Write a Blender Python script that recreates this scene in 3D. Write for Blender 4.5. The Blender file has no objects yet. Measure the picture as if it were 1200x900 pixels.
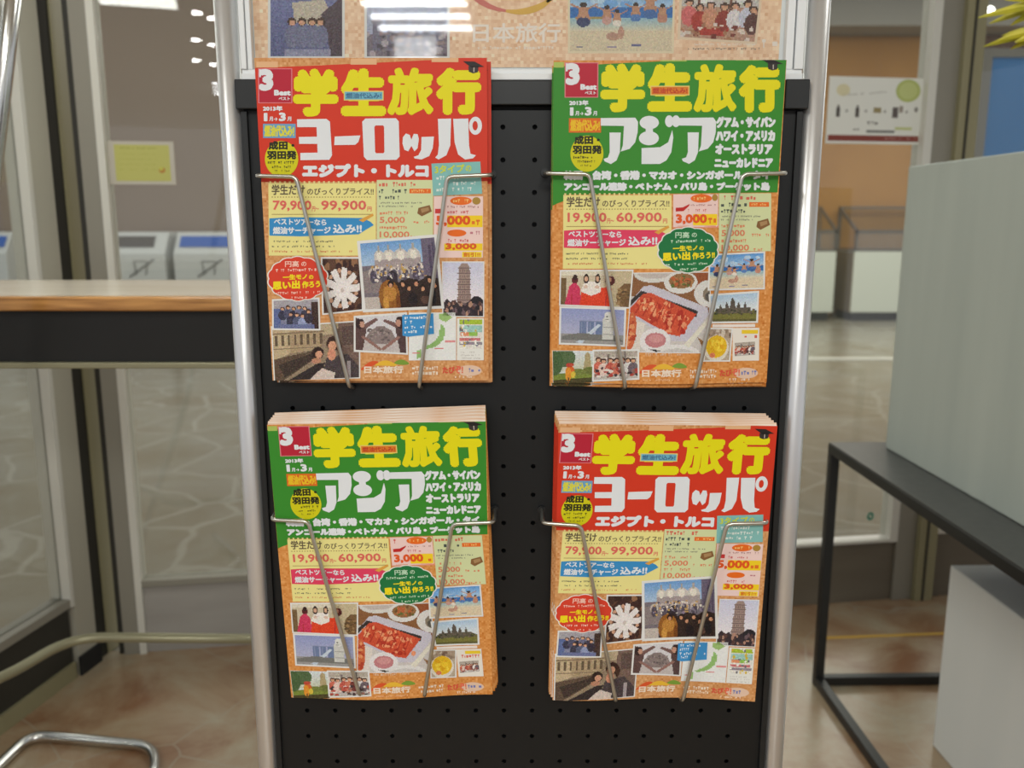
import bpy, bmesh, math, random
import numpy as np
from mathutils import Vector, Matrix
from mathutils.geometry import tessellate_polygon

SC = bpy.context.scene
COL = SC.collection
random.seed(7)
RNG = np.random.default_rng(7)

# ------------------------------------------------------------------ camera, world, lights, exposure
H = 1.35                      # eye height
PITCH = math.radians(10.6)
F = 1010.0                    # focal length for a 1200 px wide frame
cam = bpy.data.cameras.new('camera')
cam.sensor_width = 36.0
cam.lens = F / 1200.0 * 36.0
cam.clip_start = 0.02
cam.dof.use_dof = True
cam.dof.focus_distance = 0.84
cam.dof.aperture_fstop = 6.5
cam_o = bpy.data.objects.new('camera', cam)
COL.objects.link(cam_o)
cam_o.location = (0, 0, H)
cam_o.rotation_euler = (math.radians(90) - PITCH, 0, 0)
SC.camera = cam_o

SC.view_settings.view_transform = 'Standard'
SC.view_settings.look = 'None'
SC.view_settings.gamma = 1.0
SC.view_settings.use_curve_mapping = False
SC.view_settings.exposure = 0.0

world = bpy.data.worlds.new('world')
SC.world = world
world.use_nodes = True
world.node_tree.nodes['Background'].inputs['Color'].default_value = (0.93, 0.95, 1.0, 1)
world.node_tree.nodes['Background'].inputs['Strength'].default_value = 0.64


def area(name, loc, size, size_y, power, color=(0.99, 1.0, 0.95), rot=(0, 0, 0), shape='RECTANGLE'):
    l = bpy.data.lights.new(name, 'AREA')
    l.shape = shape
    l.size = size
    l.size_y = size_y
    l.energy = power
    l.color = color
    o = bpy.data.objects.new(name, l)
    COL.objects.link(o)
    o.location = loc
    o.rotation_euler = rot
    return o


CEIL = 2.75
# fluorescent fittings on the ceiling above and behind the viewer, plus two added fills
area('ceiling_and_fill_light', (0.2, -1.9, CEIL - 0.06), 1.3, 1.0, 76)
area('ceiling_and_fill_light', (-1.32, -0.5, CEIL - 0.06), 0.45, 0.7, 14)
area('ceiling_and_fill_light', (-0.7, 1.45, CEIL - 0.06), 1.0, 0.3, 14)  # added fill to brighten the glazed front and its posts
area('ceiling_and_fill_light', (1.2, 1.2, CEIL - 0.06), 0.8, 0.3, 10)  # second added fill, brightening the right side
for yy in (-4.15, -4.5, -4.85):
    area('ceiling_tube', (-0.62, yy, CEIL - 0.03), 0.66, 0.10, 7, (0.95, 0.98, 1.0))
# added panel light behind the viewer, for glare on the poster acrylic
area('glare_panel_light', (-0.70, -4.9, 2.42), 0.30, 0.5, 2.6, (0.97, 0.99, 1.0), (math.radians(90), 0, 0))
# small downlights whose reflections sit in the left pane
for xx, yy in ((-0.99, -1.1), (-1.03, -2.03), (-1.06, -2.93), (-0.89, -1.24), (-0.91, -2.19), (-0.93, -3.1)):
    area('downlight', (xx, yy, CEIL - 0.02), 0.07, 0.07, 1.0, (1, 1, 1), shape='DISK')
# the concourse beyond the glass
area('concourse_light', (-3.0, 6.0, 4.3), 6, 2.0, 120, (1, 0.98, 0.92))
area('concourse_light', (4.5, 8.5, 4.3), 6, 3.0, 330, (1, 0.97, 0.9))

# ------------------------------------------------------------------ helpers
def lin(c):
    out = []
    for v in c[:3]:
        v = v / 255.0
        out.append(v / 12.92 if v <= 0.04045 else ((v + 0.055) / 1.055) ** 2.4)
    return tuple(out)


def unproject(px, py, Y):
    """Point on the upright plane y = Y seen at photograph position px, py."""
    a = PITCH + math.atan((py - 450.0) / F)
    d = Y * math.tan(a)
    z = Y * math.cos(PITCH) + d * math.sin(PITCH)
    return Vector(((px - 600.0) / F * z, Y, H - d))


def onfloor(px, py, Z=0.0):
    a = PITCH + math.atan((py - 450.0) / F)
    return unproject(px, py, (H - Z) / math.tan(a))


def mat(name, color, rough=0.5, metal=0.0, spec=0.5, noise=None, coat=0.0):
    """color in sRGB 0-255. noise = (scale, second colour, contrast, stretch xyz)"""
    m = bpy.data.materials.new(name)
    m.use_nodes = True
    nt = m.node_tree
    b = nt.nodes['Principled BSDF']
    b.inputs['Base Color'].default_value = (*lin(color), 1)
    b.inputs['Roughness'].default_value = rough
    b.inputs['Metallic'].default_value = metal
    b.inputs['Specular IOR Level'].default_value = spec
    b.inputs['Coat Weight'].default_value = coat
    if noise:
        sc, c2, con, st = noise
        tc = nt.nodes.new('ShaderNodeTexCoord')
        mp = nt.nodes.new('ShaderNodeMapping')
        mp.inputs['Scale'].default_value = st
        nz = nt.nodes.new('ShaderNodeTexNoise')
        nz.inputs['Scale'].default_value = sc
        nz.inputs['Detail'].default_value = 6
        rp = nt.nodes.new('ShaderNodeValToRGB')
        rp.color_ramp.elements[0].position = 0.5 - con
        rp.color_ramp.elements[1].position = 0.5 + con
        rp.color_ramp.elements[0].color = (*lin(color), 1)
        rp.color_ramp.elements[1].color = (*lin(c2), 1)
        nt.links.new(tc.outputs['Object'], mp.inputs['Vector'])
        nt.links.new(mp.outputs['Vector'], nz.inputs['Vector'])
        nt.links.new(nz.outputs['Fac'], rp.inputs['Fac'])
        nt.links.new(rp.outputs['Color'], b.inputs['Base Color'])
    return m


def glass_mat(name, tint, gloss=0.09, rough=0.02, haze=0.0):
    m = bpy.data.materials.new(name)
    m.use_nodes = True
    nt = m.node_tree
    nt.nodes.clear()
    out = nt.nodes.new('ShaderNodeOutputMaterial')
    tr = nt.nodes.new('ShaderNodeBsdfTransparent')
    tr.inputs['Color'].default_value = (*tint, 1)
    gl = nt.nodes.new('ShaderNodeBsdfGlossy')
    gl.inputs['Roughness'].default_value = rough
    gl.inputs['Color'].default_value = (1, 1, 1, 1)
    fr = nt.nodes.new('ShaderNodeLayerWeight')
    pw = nt.nodes.new('ShaderNodeMath')
    pw.operation = 'POWER'
    pw.inputs[1].default_value = 5.0
    ad = nt.nodes.new('ShaderNodeMath')
    ad.operation = 'MULTIPLY_ADD'
    ad.inputs[1].default_value = 0.8
    ad.inputs[2].default_value = gloss + 0.03
    mx = nt.nodes.new('ShaderNodeMixShader')
    nt.links.new(fr.outputs['Facing'], pw.inputs[0])
    nt.links.new(pw.outputs[0], ad.inputs[0])
    nt.links.new(ad.outputs[0], mx.inputs['Fac'])
    nt.links.new(tr.outputs[0], mx.inputs[1])
    nt.links.new(gl.outputs[0], mx.inputs[2])
    if haze > 0:
        df = nt.nodes.new('ShaderNodeBsdfDiffuse')
        df.inputs['Color'].default_value = (0.75, 0.75, 0.74, 1)
        m2 = nt.nodes.new('ShaderNodeMixShader')
        m2.inputs['Fac'].default_value = haze
        nt.links.new(mx.outputs[0], m2.inputs[1])
        nt.links.new(df.outputs[0], m2.inputs[2])
        nt.links.new(m2.outputs[0], out.inputs['Surface'])
    else:
        nt.links.new(mx.outputs[0], out.inputs['Surface'])
    return m


class MB:
    """Collects shapes in world (or local) space and links them as one mesh object."""

    def __init__(self):
        self.v, self.f, self.s = [], [], []

    def poly(self, pts, smooth=False):
        n = len(self.v)
        self.v += [Vector(p) for p in pts]
        self.f.append(tuple(range(n, n + len(pts))))
        self.s.append(smooth)
        return self

    def box(self, lo, hi, M=None):
        x0, y0, z0 = lo
        x1, y1, z1 = hi
        n = len(self.v)
        pts = [Vector(p) for p in ((x0, y0, z0), (x1, y0, z0), (x1, y1, z0), (x0, y1, z0),
                                   (x0, y0, z1), (x1, y0, z1), (x1, y1, z1), (x0, y1, z1))]
        if M is not None:
            pts = [M @ p for p in pts]
        self.v += pts
        for f in ((3, 2, 1, 0), (4, 5, 6, 7), (0, 1, 5, 4), (1, 2, 6, 5), (2, 3, 7, 6), (3, 0, 4, 7)):
            self.f.append(tuple(n + i for i in f))
            self.s.append(False)
        return self

    def prism(self, pts, off):
        """closed outline pts swept by vector off"""
        n = len(self.v)
        k = len(pts)
        off = Vector(off)
        self.v += [Vector(p) for p in pts] + [Vector(p) + off for p in pts]
        self.f.append(tuple(range(n + k - 1, n - 1, -1)))
        self.f.append(tuple(range(n + k, n + 2 * k)))
        self.s += [False, False]
        for i in range(k):
            j = (i + 1) % k
            self.f.append((n + i, n + j, n + k + j, n + k + i))
            self.s.append(False)
        return self

    def tube(self, path, r, seg=12, cap=True):
        P = [Vector(p) for p in path]
        n0 = len(self.v)
        t = (P[1] - P[0]).normalized()
        up = Vector((0, 0, 1)) if abs(t.z) < 0.9 else Vector((1, 0, 0))
        nrm = t.cross(up).normalized()
        for i, p in enumerate(P):
            if i == 0:
                t2 = P[1] - P[0]
            elif i == len(P) - 1:
                t2 = P[-1] - P[-2]
            else:
                t2 = (P[i + 1] - P[i]).normalized() + (P[i] - P[i - 1]).normalized()
            t2 = t2.normalized()
            q = t.rotation_difference(t2)
            nrm = (q @ nrm).normalized()
            t = t2
            b = t.cross(nrm)
            rr = r[i] if isinstance(r, (list, tuple)) else r
            for k in range(seg):
                a = 2 * math.pi * k / seg
                self.v.append(p + nrm * (rr * math.cos(a)) + b * (rr * math.sin(a)))
        for i in range(len(P) - 1):
            for k in range(seg):
                k2 = (k + 1) % seg
                a, b_ = n0 + i * seg + k, n0 + i * seg + k2
                self.f.append((a, b_, b_ + seg, a + seg))
                self.s.append(True)
        if cap:
            self.f.append(tuple(n0 + k for k in reversed(range(seg))))
            self.f.append(tuple(n0 + (len(P) - 1) * seg + k for k in range(seg)))
            self.s += [False, False]
        return self

    def build(self, name, material, parent=None, bevel=0.0, kind=None):
        me = bpy.data.meshes.new(name)
        off = Vector((0, 0, 0))
        if parent is not None:
            off = world_loc(parent)
        me.from_pydata([tuple(v - off) for v in self.v], [], self.f)
        bm = bmesh.new()
        bm.from_mesh(me)
        bmesh.ops.recalc_face_normals(bm, faces=bm.faces)
        bm.to_mesh(me)
        bm.free()
        for p, s in zip(me.polygons, self.s):
            p.use_smooth = s
        me.materials.append(material)
        o = bpy.data.objects.new(name, me)
        COL.objects.link(o)
        if parent is not None:
            o.parent = parent
        if bevel:
            md = o.modifiers.new('bevel', 'BEVEL')
            md.width = bevel
            md.segments = 2
            md.limit_method = 'ANGLE'
        if kind:
            o['kind'] = kind
        return o


def world_loc(o):
    l = Vector((0, 0, 0))
    while o is not None:
        l = l + o.location
        o = o.parent
    return l


def fillet(path, r, n=5):
    """round the inner corners of a polyline"""
    P = [Vector(p) for p in path]
    out = [P[0]]
    for i in range(1, len(P) - 1):
        a, b, c = P[i - 1], P[i], P[i + 1]
        d1, d2 = (a - b), (c - b)
        rr = min(r, d1.length * 0.48, d2.length * 0.48)
        p0, p1 = b + d1.normalized() * rr, b + d2.normalized() * rr
        for k in range(n + 1):
            t = k / n
            out.append(p0 * (1 - t) ** 2 + b * (2 * t * (1 - t)) + p1 * t ** 2)
    out.append(P[-1])
    return out


def thing(name, label, cat, loc=(0, 0, 0), group=None, kind=None):
    o = bpy.data.objects.new(name, None)
    COL.objects.link(o)
    o.empty_display_size = 0.05
    o.location = loc
    if label:
        o['label'] = label
        o['category'] = cat
    if group:
        o['group'] = group
    if kind:
        o['kind'] = kind
    return o


def tag(o, label, cat, group=None):
    o['label'] = label
    o['category'] = cat
    if group:
        o['group'] = group
    return o


# ------------------------------------------------------------------ printed matter
FONT_CACHE = {}


def glyphs(body):
    """triangles of a text in the default typeface, as (N,2) points and index triples"""
    if body in FONT_CACHE:
        return FONT_CACHE[body]
    c = bpy.data.curves.new('lettering', 'FONT')
    c.body = body
    c.resolution_u = 2
    c.fill_mode = 'FRONT'
    o = bpy.data.objects.new('lettering', c)
    COL.objects.link(o)
    dg = bpy.context.evaluated_depsgraph_get()
    ev = o.evaluated_get(dg)
    me = ev.to_mesh()
    vs = np.array([(v.co.x, v.co.y) for v in me.vertices])
    fs = [tuple(p.vertices) for p in me.polygons]
    ev.to_mesh_clear()
    bpy.data.objects.remove(o)
    bpy.data.curves.remove(c)
    FONT_CACHE[body] = (vs, fs)
    return vs, fs


class Pic:
    """a small raster the size of a printed snapshot, painted from shapes"""

    def __init__(self, w, h, c):
        self.a = np.zeros((h, w, 3))
        self.a[:] = c
        self.yy, self.xx = np.mgrid[0:h, 0:w]
        self.u = (self.xx + 0.5) / w
        self.w_ = (self.yy + 0.5) / h

    def grad(self, c0, c1, y0=0.0, y1=1.0):
        t = np.clip((self.w_ - y0) / (y1 - y0), 0, 1)[..., None]
        k = ((self.w_ >= y0) & (self.w_ <= y1))
        self.a[k] = (np.array(c0) * (1 - t) + np.array(c1) * t)[k]
        return self

    def rect(self, x0, y0, x1, y1, c):
        self.a[(self.u >= x0) & (self.u <= x1) & (self.w_ >= y0) & (self.w_ <= y1)] = c
        return self

    def ell(self, x, y, rx, ry, c):
        self.a[((self.u - x) / rx) ** 2 + ((self.w_ - y) / ry) ** 2 <= 1] = c
        return self

    def poly(self, pts, c):
        ins = np.zeros(self.u.shape, bool)
        n = len(pts)
        for i in range(n):
            (x0, y0), (x1, y1) = pts[i], pts[(i + 1) % n]
            if y0 == y1:
                continue
            cr = ((y0 > self.w_) != (y1 > self.w_)) & (self.u < (x1 - x0) * (self.w_ - y0) / (y1 - y0) + x0)
            ins ^= cr
        self.a[ins] = c
        return self

    def speck(self, x0, y0, x1, y1, cols, n, r=0.03):
        for _ in range(n):
            x, y = RNG.uniform(x0, x1), RNG.uniform(y0, y1)
            c = cols[RNG.integers(len(cols))]
            self.ell(x, y, r * RNG.uniform(0.5, 1.2), r * RNG.uniform(0.5, 1.4), c)
        return self

    def person(self, x, y, s, body, head=(70, 45, 35), skin=(215, 165, 135)):
        self.ell(x, y + 1.5 * s, 0.62 * s, 1.1 * s, body)
        self.ell(x, y, 0.36 * s, 0.42 * s, head)
        self.ell(x, y + 0.12 * s, 0.24 * s, 0.28 * s, skin)
        return self

    def noise(self, amp):
        self.a = np.clip(self.a + RNG.normal(0, amp, self.a.shape[:2])[..., None] + RNG.normal(0, amp * 0.4, self.a.shape), 0, 255)
        return self


class Art:
    """A printed sheet: flat colour areas, lettering and snapshots as thin ink layers on one mesh."""
    LAYER = 0.0001

    def __init__(self, mapping):
        self.map = mapping
        self.v, self.f, self.c = [], [], []          # tessellated ink
        self.mv, self.mf, self.mc = [], [], []       # small mosaics

    def poly(self, pts, c, layer):
        t = tessellate_polygon([[Vector((p[0], p[1], 0)) for p in pts]])
        n = len(self.v)
        for p in pts:
            x, z = self.map(p[0], p[1])
            self.v.append((x, -layer * self.LAYER, z))
        for tri in t:
            self.f.append(tuple(n + i for i in tri))
            self.c.append(lin(c))

    def rect(self, x0, y0, x1, y1, c, layer, slope=0.0):
        self.poly([(x0, y0), (x1, y0 + slope), (x1, y1 + slope), (x0, y1)], c, layer)

    def ring(self, outer, inner, c, layer):
        n = len(outer)
        for i in range(n):
            j = (i + 1) % n
            self.poly([outer[i], outer[j], inner[j], inner[i]], c, layer)

    def ell(self, x, y, rx, ry, c, layer, n=28):
        self.poly([(x + rx * math.cos(2 * math.pi * k / n), y + ry * math.sin(2 * math.pi * k / n)) for k in range(n)], c, layer)

    def frame(self, x0, y0, x1, y1, t, c, layer):
        self.ring([(x0, y0), (x1, y0), (x1, y1), (x0, y1)], [(x0 + t, y0 + t), (x1 - t, y0 + t), (x1 - t, y1 - t), (x0 + t, y1 - t)], c, layer)

    def text(self, body, x0, y0, x1, y1, c, layer, bold=0.0, slope=0.0, n=8):
        vs, fs = glyphs(body)
        lo, hi = vs.min(0), vs.max(0)
        x0, y0, x1, y1 = x0 + bold, y0 + bold, x1 - bold, y1 - bold
        T = np.empty_like(vs)
        T[:, 0] = x0 + (vs[:, 0] - lo[0]) / (hi[0] - lo[0]) * (x1 - x0)
        T[:, 1] = y1 - (vs[:, 1] - lo[1]) / (hi[1] - lo[1]) * (y1 - y0)
        T[:, 1] += slope * (T[:, 0] - x0) / max(x1 - x0, 1e-6)
        shifts = [(0, 0)]
        if bold:
            shifts = [(bold * math.cos(2 * math.pi * k / n + 0.39), bold * math.sin(2 * math.pi * k / n + 0.39)) for k in range(n)]
            if bold > 6:
                shifts += [(s[0] * 0.5, s[1] * 0.5) for s in shifts[::2]]
        lc = lin(c)
        for q, (dx, dy) in enumerate(shifts):
            k = len(self.v)
            for p in T:
                x, z = self.map(p[0] + dx, p[1] + dy)
                self.v.append((x, -layer * self.LAYER - q * 4e-6, z))
            for t in fs:
                self.f.append(tuple(k + i for i in t))
                self.c.append(lc)

    def scrib(self, x0, y0, x1, y1, c, layer, slope=0.0, density=0.72):
        """one line of lettering too small to read: small strokes"""
        h = y1 - y0
        x = x0
        lc = c
        while x < x1 - h * 0.3:
            w = h * random.uniform(0.25, 0.8)
            if random.random() < density:
                s = slope * (x - x0) / max(x1 - x0, 1e-6)
                if random.random() < 0.5:
                    self.rect(x, y0 + s, min(x + w, x1), y0 + h * 0.36 + s, lc, layer)
                    self.rect(x + w * 0.3, y0 + h * 0.36 + s, min(x + w * 0.62, x1), y1 + s, lc, layer)
                else:
                    self.rect(x, y0 + h * random.uniform(0.1, 0.4) + s, min(x + w, x1), y1 - h * random.uniform(0, 0.25) + s, lc, layer)
            x += w + h * 0.22

    def pic(self, pic, corners, layer, border=8, bc=(232, 232, 230)):
        """corners: TL, TR, BR, BL"""
        a = pic.a
        h, w = a.shape[:2]
        C = [Vector(p) for p in corners]
        if border:
            cen = sum(C, Vector((0, 0))) / 4
            ex = (C[1] - C[0]).normalized() * border
            ey = (C[3] - C[0]).normalized() * border
            self.poly([C[0] - ex - ey, C[1] + ex - ey, C[2] + ex + ey, C[3] - ex + ey], bc, layer)
            layer += 1
        n = len(self.mv)
        for j in range(h + 1):
            for i in range(w + 1):
                s, t = i / w, j / h
                p = C[0] * (1 - s) * (1 - t) + C[1] * s * (1 - t) + C[2] * s * t + C[3] * (1 - s) * t
                x, z = self.map(p.x, p.y)
                self.mv.append((x, -layer * self.LAYER, z))
        for j in range(h):
            for i in range(w):
                k = n + j * (w + 1) + i
                self.mf.append((k, k + w + 1, k + w + 2, k + 1))
                self.mc.append(lin(a[j, i]))

    def split(self, ax, step):
        """cut faces that span several cells along an axis, so that the sheet can curve"""
        V, nf, nc = self.v, [], []
        for f, c in zip(self.f, self.c):
            vals = [V[i][ax] / step for i in f]
            if math.floor(min(vals) + 1e-9) == math.floor(max(vals) - 1e-9):
                nf.append(f)
                nc.append(c)
                continue
            rest = [V[i] for i in f]
            for k in range(math.floor(min(vals) + 1e-9) + 1, math.floor(max(vals) - 1e-9) + 2):
                t = k * step
                low, high = [], []
                for i in range(len(rest)):
                    p, q = rest[i], rest[(i + 1) % len(rest)]
                    if p[ax] <= t:
                        low.append(p)
                    if p[ax] >= t:
                        high.append(p)
                    if (p[ax] - t) * (q[ax] - t) < 0:
                        s = (t - p[ax]) / (q[ax] - p[ax])
                        m = tuple(p[j] + (q[j] - p[j]) * s for j in range(3))
                        low.append(m)
                        high.append(m)
                if len(low) >= 3:
                    n = len(V)
                    V.extend(low)
                    nf.append(tuple(range(n, n + len(low))))
                    nc.append(c)
                rest = high
                if len(rest) < 3:
                    break
        self.f, self.c = nf, nc

    def build(self, name, material, parent, bend=None, cells=0.012):
        if bend:
            self.split(0, cells)
            self.split(2, cells * 1.5)
        me = bpy.data.meshes.new('ink')
        me.from_pydata(self.v, [], self.f)
        at = me.attributes.new('print', 'FLOAT_COLOR', 'CORNER')
        buf = np.ones((len(me.loops), 4), np.float32)
        i = 0
        for f, c in zip(self.f, self.c):
            buf[i:i + len(f), :3] = c
            i += len(f)
        at.data.foreach_set('color', buf.ravel())
        bm = bmesh.new()
        bm.from_mesh(me)
        if self.mf:
            m2 = bpy.data.meshes.new('snapshots')
            m2.from_pydata(self.mv, [], self.mf)
            a2 = m2.attributes.new('print', 'FLOAT_COLOR', 'CORNER')
            b2 = np.ones((len(m2.loops), 4), np.float32)
            b2[:, :3] = np.repeat(np.array(self.mc, np.float32), 4, axis=0)
            a2.data.foreach_set('color', b2.ravel())
            bm.from_mesh(m2)
            bpy.data.meshes.remove(m2)
        # every sheet faces the reader
        for f in bm.faces:
            f.normal_update()
        flip = [f for f in bm.faces if f.normal.y > 0]
        bmesh.ops.reverse_faces(bm, faces=flip)
        if bend:
            for v in bm.verts:
                v.co.y += bend(v.co.x, v.co.z)
        bpy.data.meshes.remove(me)
        me = bpy.data.meshes.new(name)
        bm.to_mesh(me)
        bm.free()
        me.materials.append(material)
        o = bpy.data.objects.new(name, me)
        COL.objects.link(o)
        o.parent = parent
        return o


def print_mat(name, rough=0.45, spec=0.3):
    m = bpy.data.materials.new(name)
    m.use_nodes = True
    nt = m.node_tree
    b = nt.nodes['Principled BSDF']
    b.inputs['Roughness'].default_value = rough
    b.inputs['Specular IOR Level'].default_value = spec
    at = nt.nodes.new('ShaderNodeAttribute')
    at.attribute_name = 'print'
    nt.links.new(at.outputs['Color'], b.inputs['Base Color'])
    return m


# ------------------------------------------------------------------ materials
M = {}
M['print'] = print_mat('printed_paper')
M['alu'] = mat('brushed_aluminium', (222, 222, 222), 0.32, 0.75)
M['chrome'] = mat('polished_steel', (215, 215, 212), 0.2, 1.0)
M['wire'] = mat('wire_steel', (196, 194, 184), 0.3, 0.9)
M['black'] = mat('black_powder_coat', (13, 16, 18), 0.46, 0.0, 0.4)
M['black_bar'] = mat('black_painted_steel', (20, 23, 25), 0.45)
M['white_frame'] = mat('white_frame', (236, 240, 242), 0.35)
M['acrylic'] = glass_mat('acrylic', (0.97, 0.98, 0.98), 0.01, 0.03)
M['glass'] = glass_mat('window_glass', (0.87, 0.88, 0.85), 0.012, 0.01, 0.03)
M['case_glass'] = glass_mat('case_glass', (0.9, 0.92, 0.9), 0.06, 0.02)
M['wood'] = mat('oak_edge', (150, 98, 42), 0.3, 0.0, 0.5, (9, (206, 150, 82), 0.18, (1, 6, 20)), 0.3)
M['laminate'] = mat('pale_laminate', (204, 194, 176), 0.22, 0.0, 0.5, (5, (216, 206, 190), 0.2, (1, 8, 8)))
M['apron'] = mat('black_apron', (14, 14, 12), 0.5)
M['strip'] = mat('olive_metal_strip', (150, 146, 118), 0.35, 0.4)
M['table_black'] = mat('black_steel', (36, 36, 35), 0.4, 0.2)
M['table_top'] = mat('dark_grey_steel', (72, 73, 72), 0.38, 0.3, 0.5, (60, (84, 84, 82), 0.3, (1, 1, 1)))
M['grey_white_box'] = mat('grey_white_painted_board', (180, 188, 180), 0.5, 0.0, 0.4, (2.2, (192, 199, 190), 0.25, (4, 4, 0.5)))
M['white_box'] = mat('white_painted_board', (224, 227, 224), 0.5, 0.0, 0.4, (2.2, (230, 232, 228), 0.25, (4, 4, 0.5)))
M['frame_grey'] = mat('grey_aluminium', (138, 134, 122), 0.42, 0.05)
M['frame_beige'] = mat('beige_aluminium', (176, 172, 156), 0.42, 0.05)
M['frame_light'] = mat('light_aluminium', (208, 206, 196), 0.35, 0.1)
M['frame_olive'] = mat('olive_bronze_aluminium', (142, 136, 104), 0.42, 0.05)
M['frame_dark'] = mat('dark_gasket', (42, 40, 32), 0.6)
M['kick_grey'] = mat('grey_steel_panel', (150, 146, 140), 0.4, 0.05, 0.5, (3, (160, 156, 150), 0.2, (1, 1, 6)))
M['kick_brown'] = mat('bronze_steel_panel', (100, 92, 78), 0.42, 0.05, 0.5, (3, (108, 100, 86), 0.2, (1, 1, 6)))
M['pages'] = mat('page_edges', (218, 170, 128), 0.7, 0.0, 0.3, (900, (240, 230, 220), 0.2, (0.03, 1, 0.35)))
M['tan'] = mat('tan_wall', (158, 110, 50), 0.7, 0.0, 0.3, (1.6, (176, 128, 64), 0.3, (1, 1, 1)))
M['taupe'] = mat('taupe_wall', (142, 124, 108), 0.7, 0.0, 0.3, (0.8, (148, 130, 114), 0.3, (1, 1, 1)))
M['soffit'] = mat('grey_soffit', (150, 146, 136), 0.7)
M['brown_band'] = mat('dark_brown_band', (92, 58, 36), 0.6)
M['bin'] = mat('white_bin', (206, 208, 204), 0.4)
M['bin_brown'] = mat('brown_label', (70, 62, 54), 0.5)
M['bin_blue'] = mat('blue_label', (16, 84, 176), 0.5)
M['ink_grey'] = mat('grey_ink', (96, 96, 94), 0.6)
M['case_white'] = mat('white_case', (206, 210, 196), 0.45)
M['case_frame'] = mat('case_frame_grey', (98, 92, 84), 0.4, 0.3)
M['case_side'] = mat('case_side_brown', (120, 104, 72), 0.5)
M['plinth_black'] = mat('black_plinth', (26, 26, 24), 0.6)
M['blue_board'] = mat('blue_board', (40, 132, 206), 0.5, 0.0, 0.3, (2, (50, 142, 214), 0.3, (1, 1, 1)))
M['leaf'] = mat('yellow_leaf', (190, 176, 30), 0.5, 0.0, 0.4, (30, (140, 140, 30), 0.3, (1, 1, 1)))
M['stem'] = mat('brown_stem', (96, 78, 40), 0.6)
M['pot'] = mat('dark_pot', (70, 66, 62), 0.5)
M['soil'] = mat('soil', (52, 40, 30), 0.9)
M['yellow'] = mat('yellow_line', (190, 150, 60), 0.6)
M['green_ring'] = mat('green_sticker', (0, 136, 112), 0.5)
M['rubber'] = mat('black_rubber', (22, 22, 22), 0.7)
M['ceiling'] = mat('white_ceiling', (225, 225, 220), 0.8)


def floor_mat(name, c1, c2, c3, joint, scale, rough, jw):
    m = bpy.data.materials.new(name)
    m.use_nodes = True
    nt = m.node_tree
    b = nt.nodes['Principled BSDF']
    b.inputs['Roughness'].default_value = rough
    tc = nt.nodes.new('ShaderNodeTexCoord')
    n1 = nt.nodes.new('ShaderNodeTexNoise')
    n1.inputs['Scale'].default_value = scale
    n1.inputs['Detail'].default_value = 7
    n1.inputs['Roughness'].default_value = 0.64
    n1.inputs['Distortion'].default_value = 0.5
    rp = nt.nodes.new('ShaderNodeValToRGB')
    e = rp.color_ramp.elements
    e[0].position, e[0].color = 0.34, (*lin(c1), 1)
    e[1].position, e[1].color = 0.66, (*lin(c3), 1)
    k = e.new(0.5)
    k.color = (*lin(c2), 1)
    nt.links.new(tc.outputs['Object'], n1.inputs['Vector'])
    nt.links.new(n1.outputs['Fac'], rp.inputs['Fac'])
    vo = nt.nodes.new('ShaderNodeTexVoronoi')
    vo.feature = 'DISTANCE_TO_EDGE'
    vo.inputs['Scale'].default_value = 2.1
    nw = nt.nodes.new('ShaderNodeMixRGB')
    nw.inputs['Fac'].default_value = 0.12
    n2 = nt.nodes.new('ShaderNodeTexNoise')
    n2.inputs['Scale'].default_value = 3.0
    nt.links.new(tc.outputs['Object'], n2.inputs['Vector'])
    nt.links.new(tc.outputs['Object'], nw.inputs['Color1'])
    nt.links.new(n2.outputs['Color'], nw.inputs['Color2'])
    nt.links.new(nw.outputs['Color'], vo.inputs['Vector'])
    lt = nt.nodes.new('ShaderNodeMapRange')
    lt.inputs['From Min'].default_value = jw * 0.5
    lt.inputs['From Max'].default_value = jw
    lt.inputs['To Min'].default_value = 0.65
    lt.inputs['To Max'].default_value = 0.0
    nt.links.new(vo.outputs['Distance'], lt.inputs['Value'])
    mx = nt.nodes.new('ShaderNodeMixRGB')
    mx.inputs['Color2'].default_value = (*lin(joint), 1)
    nt.links.new(rp.outputs['Color'], mx.inputs['Color1'])
    nt.links.new(lt.outputs['Result'], mx.inputs['Fac'])
    nt.links.new(mx.outputs['Color'], b.inputs['Base Color'])
    return m


M['floor_in'] = floor_mat('brown_stone_floor', (128, 88, 58), (154, 130, 102), (164, 152, 128), (156, 146, 126), 3.4, 0.28, 0.006)
M['floor_out'] = floor_mat('flagstone_floor', (126, 116, 96), (136, 130, 114), (144, 140, 128), (164, 160, 148), 1.4, 0.26, 0.03)

# ------------------------------------------------------------------ the setting
TH = math.atan(0.155)                                # the glazed front stands askew to the rack
FO = Vector((0, 2.754, 0))
FM = Matrix.Translation(FO) @ Matrix.Rotation(TH, 4, 'Z')
FMI = FM.inverted()


def on_front(px, py, off=0.0):
    """(s, z) on the glazed front seen at px, py"""
    q = Vector(((px - 600) / F, 1.0, -(py - 450) / F))
    d = Vector((q.x, math.cos(PITCH) * q.y + math.sin(PITCH) * q.z, -math.sin(PITCH) * q.y + math.cos(PITCH) * q.z))
    o = FMI @ Vector((0, 0, H))
    dl = FMI.to_3x3() @ d
    t = (off - o.y) / dl.y
    p = o + dl * t
    return p.x, p.z


def fpt(s, off, z):
    return FM @ Vector((s, off, z))


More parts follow.
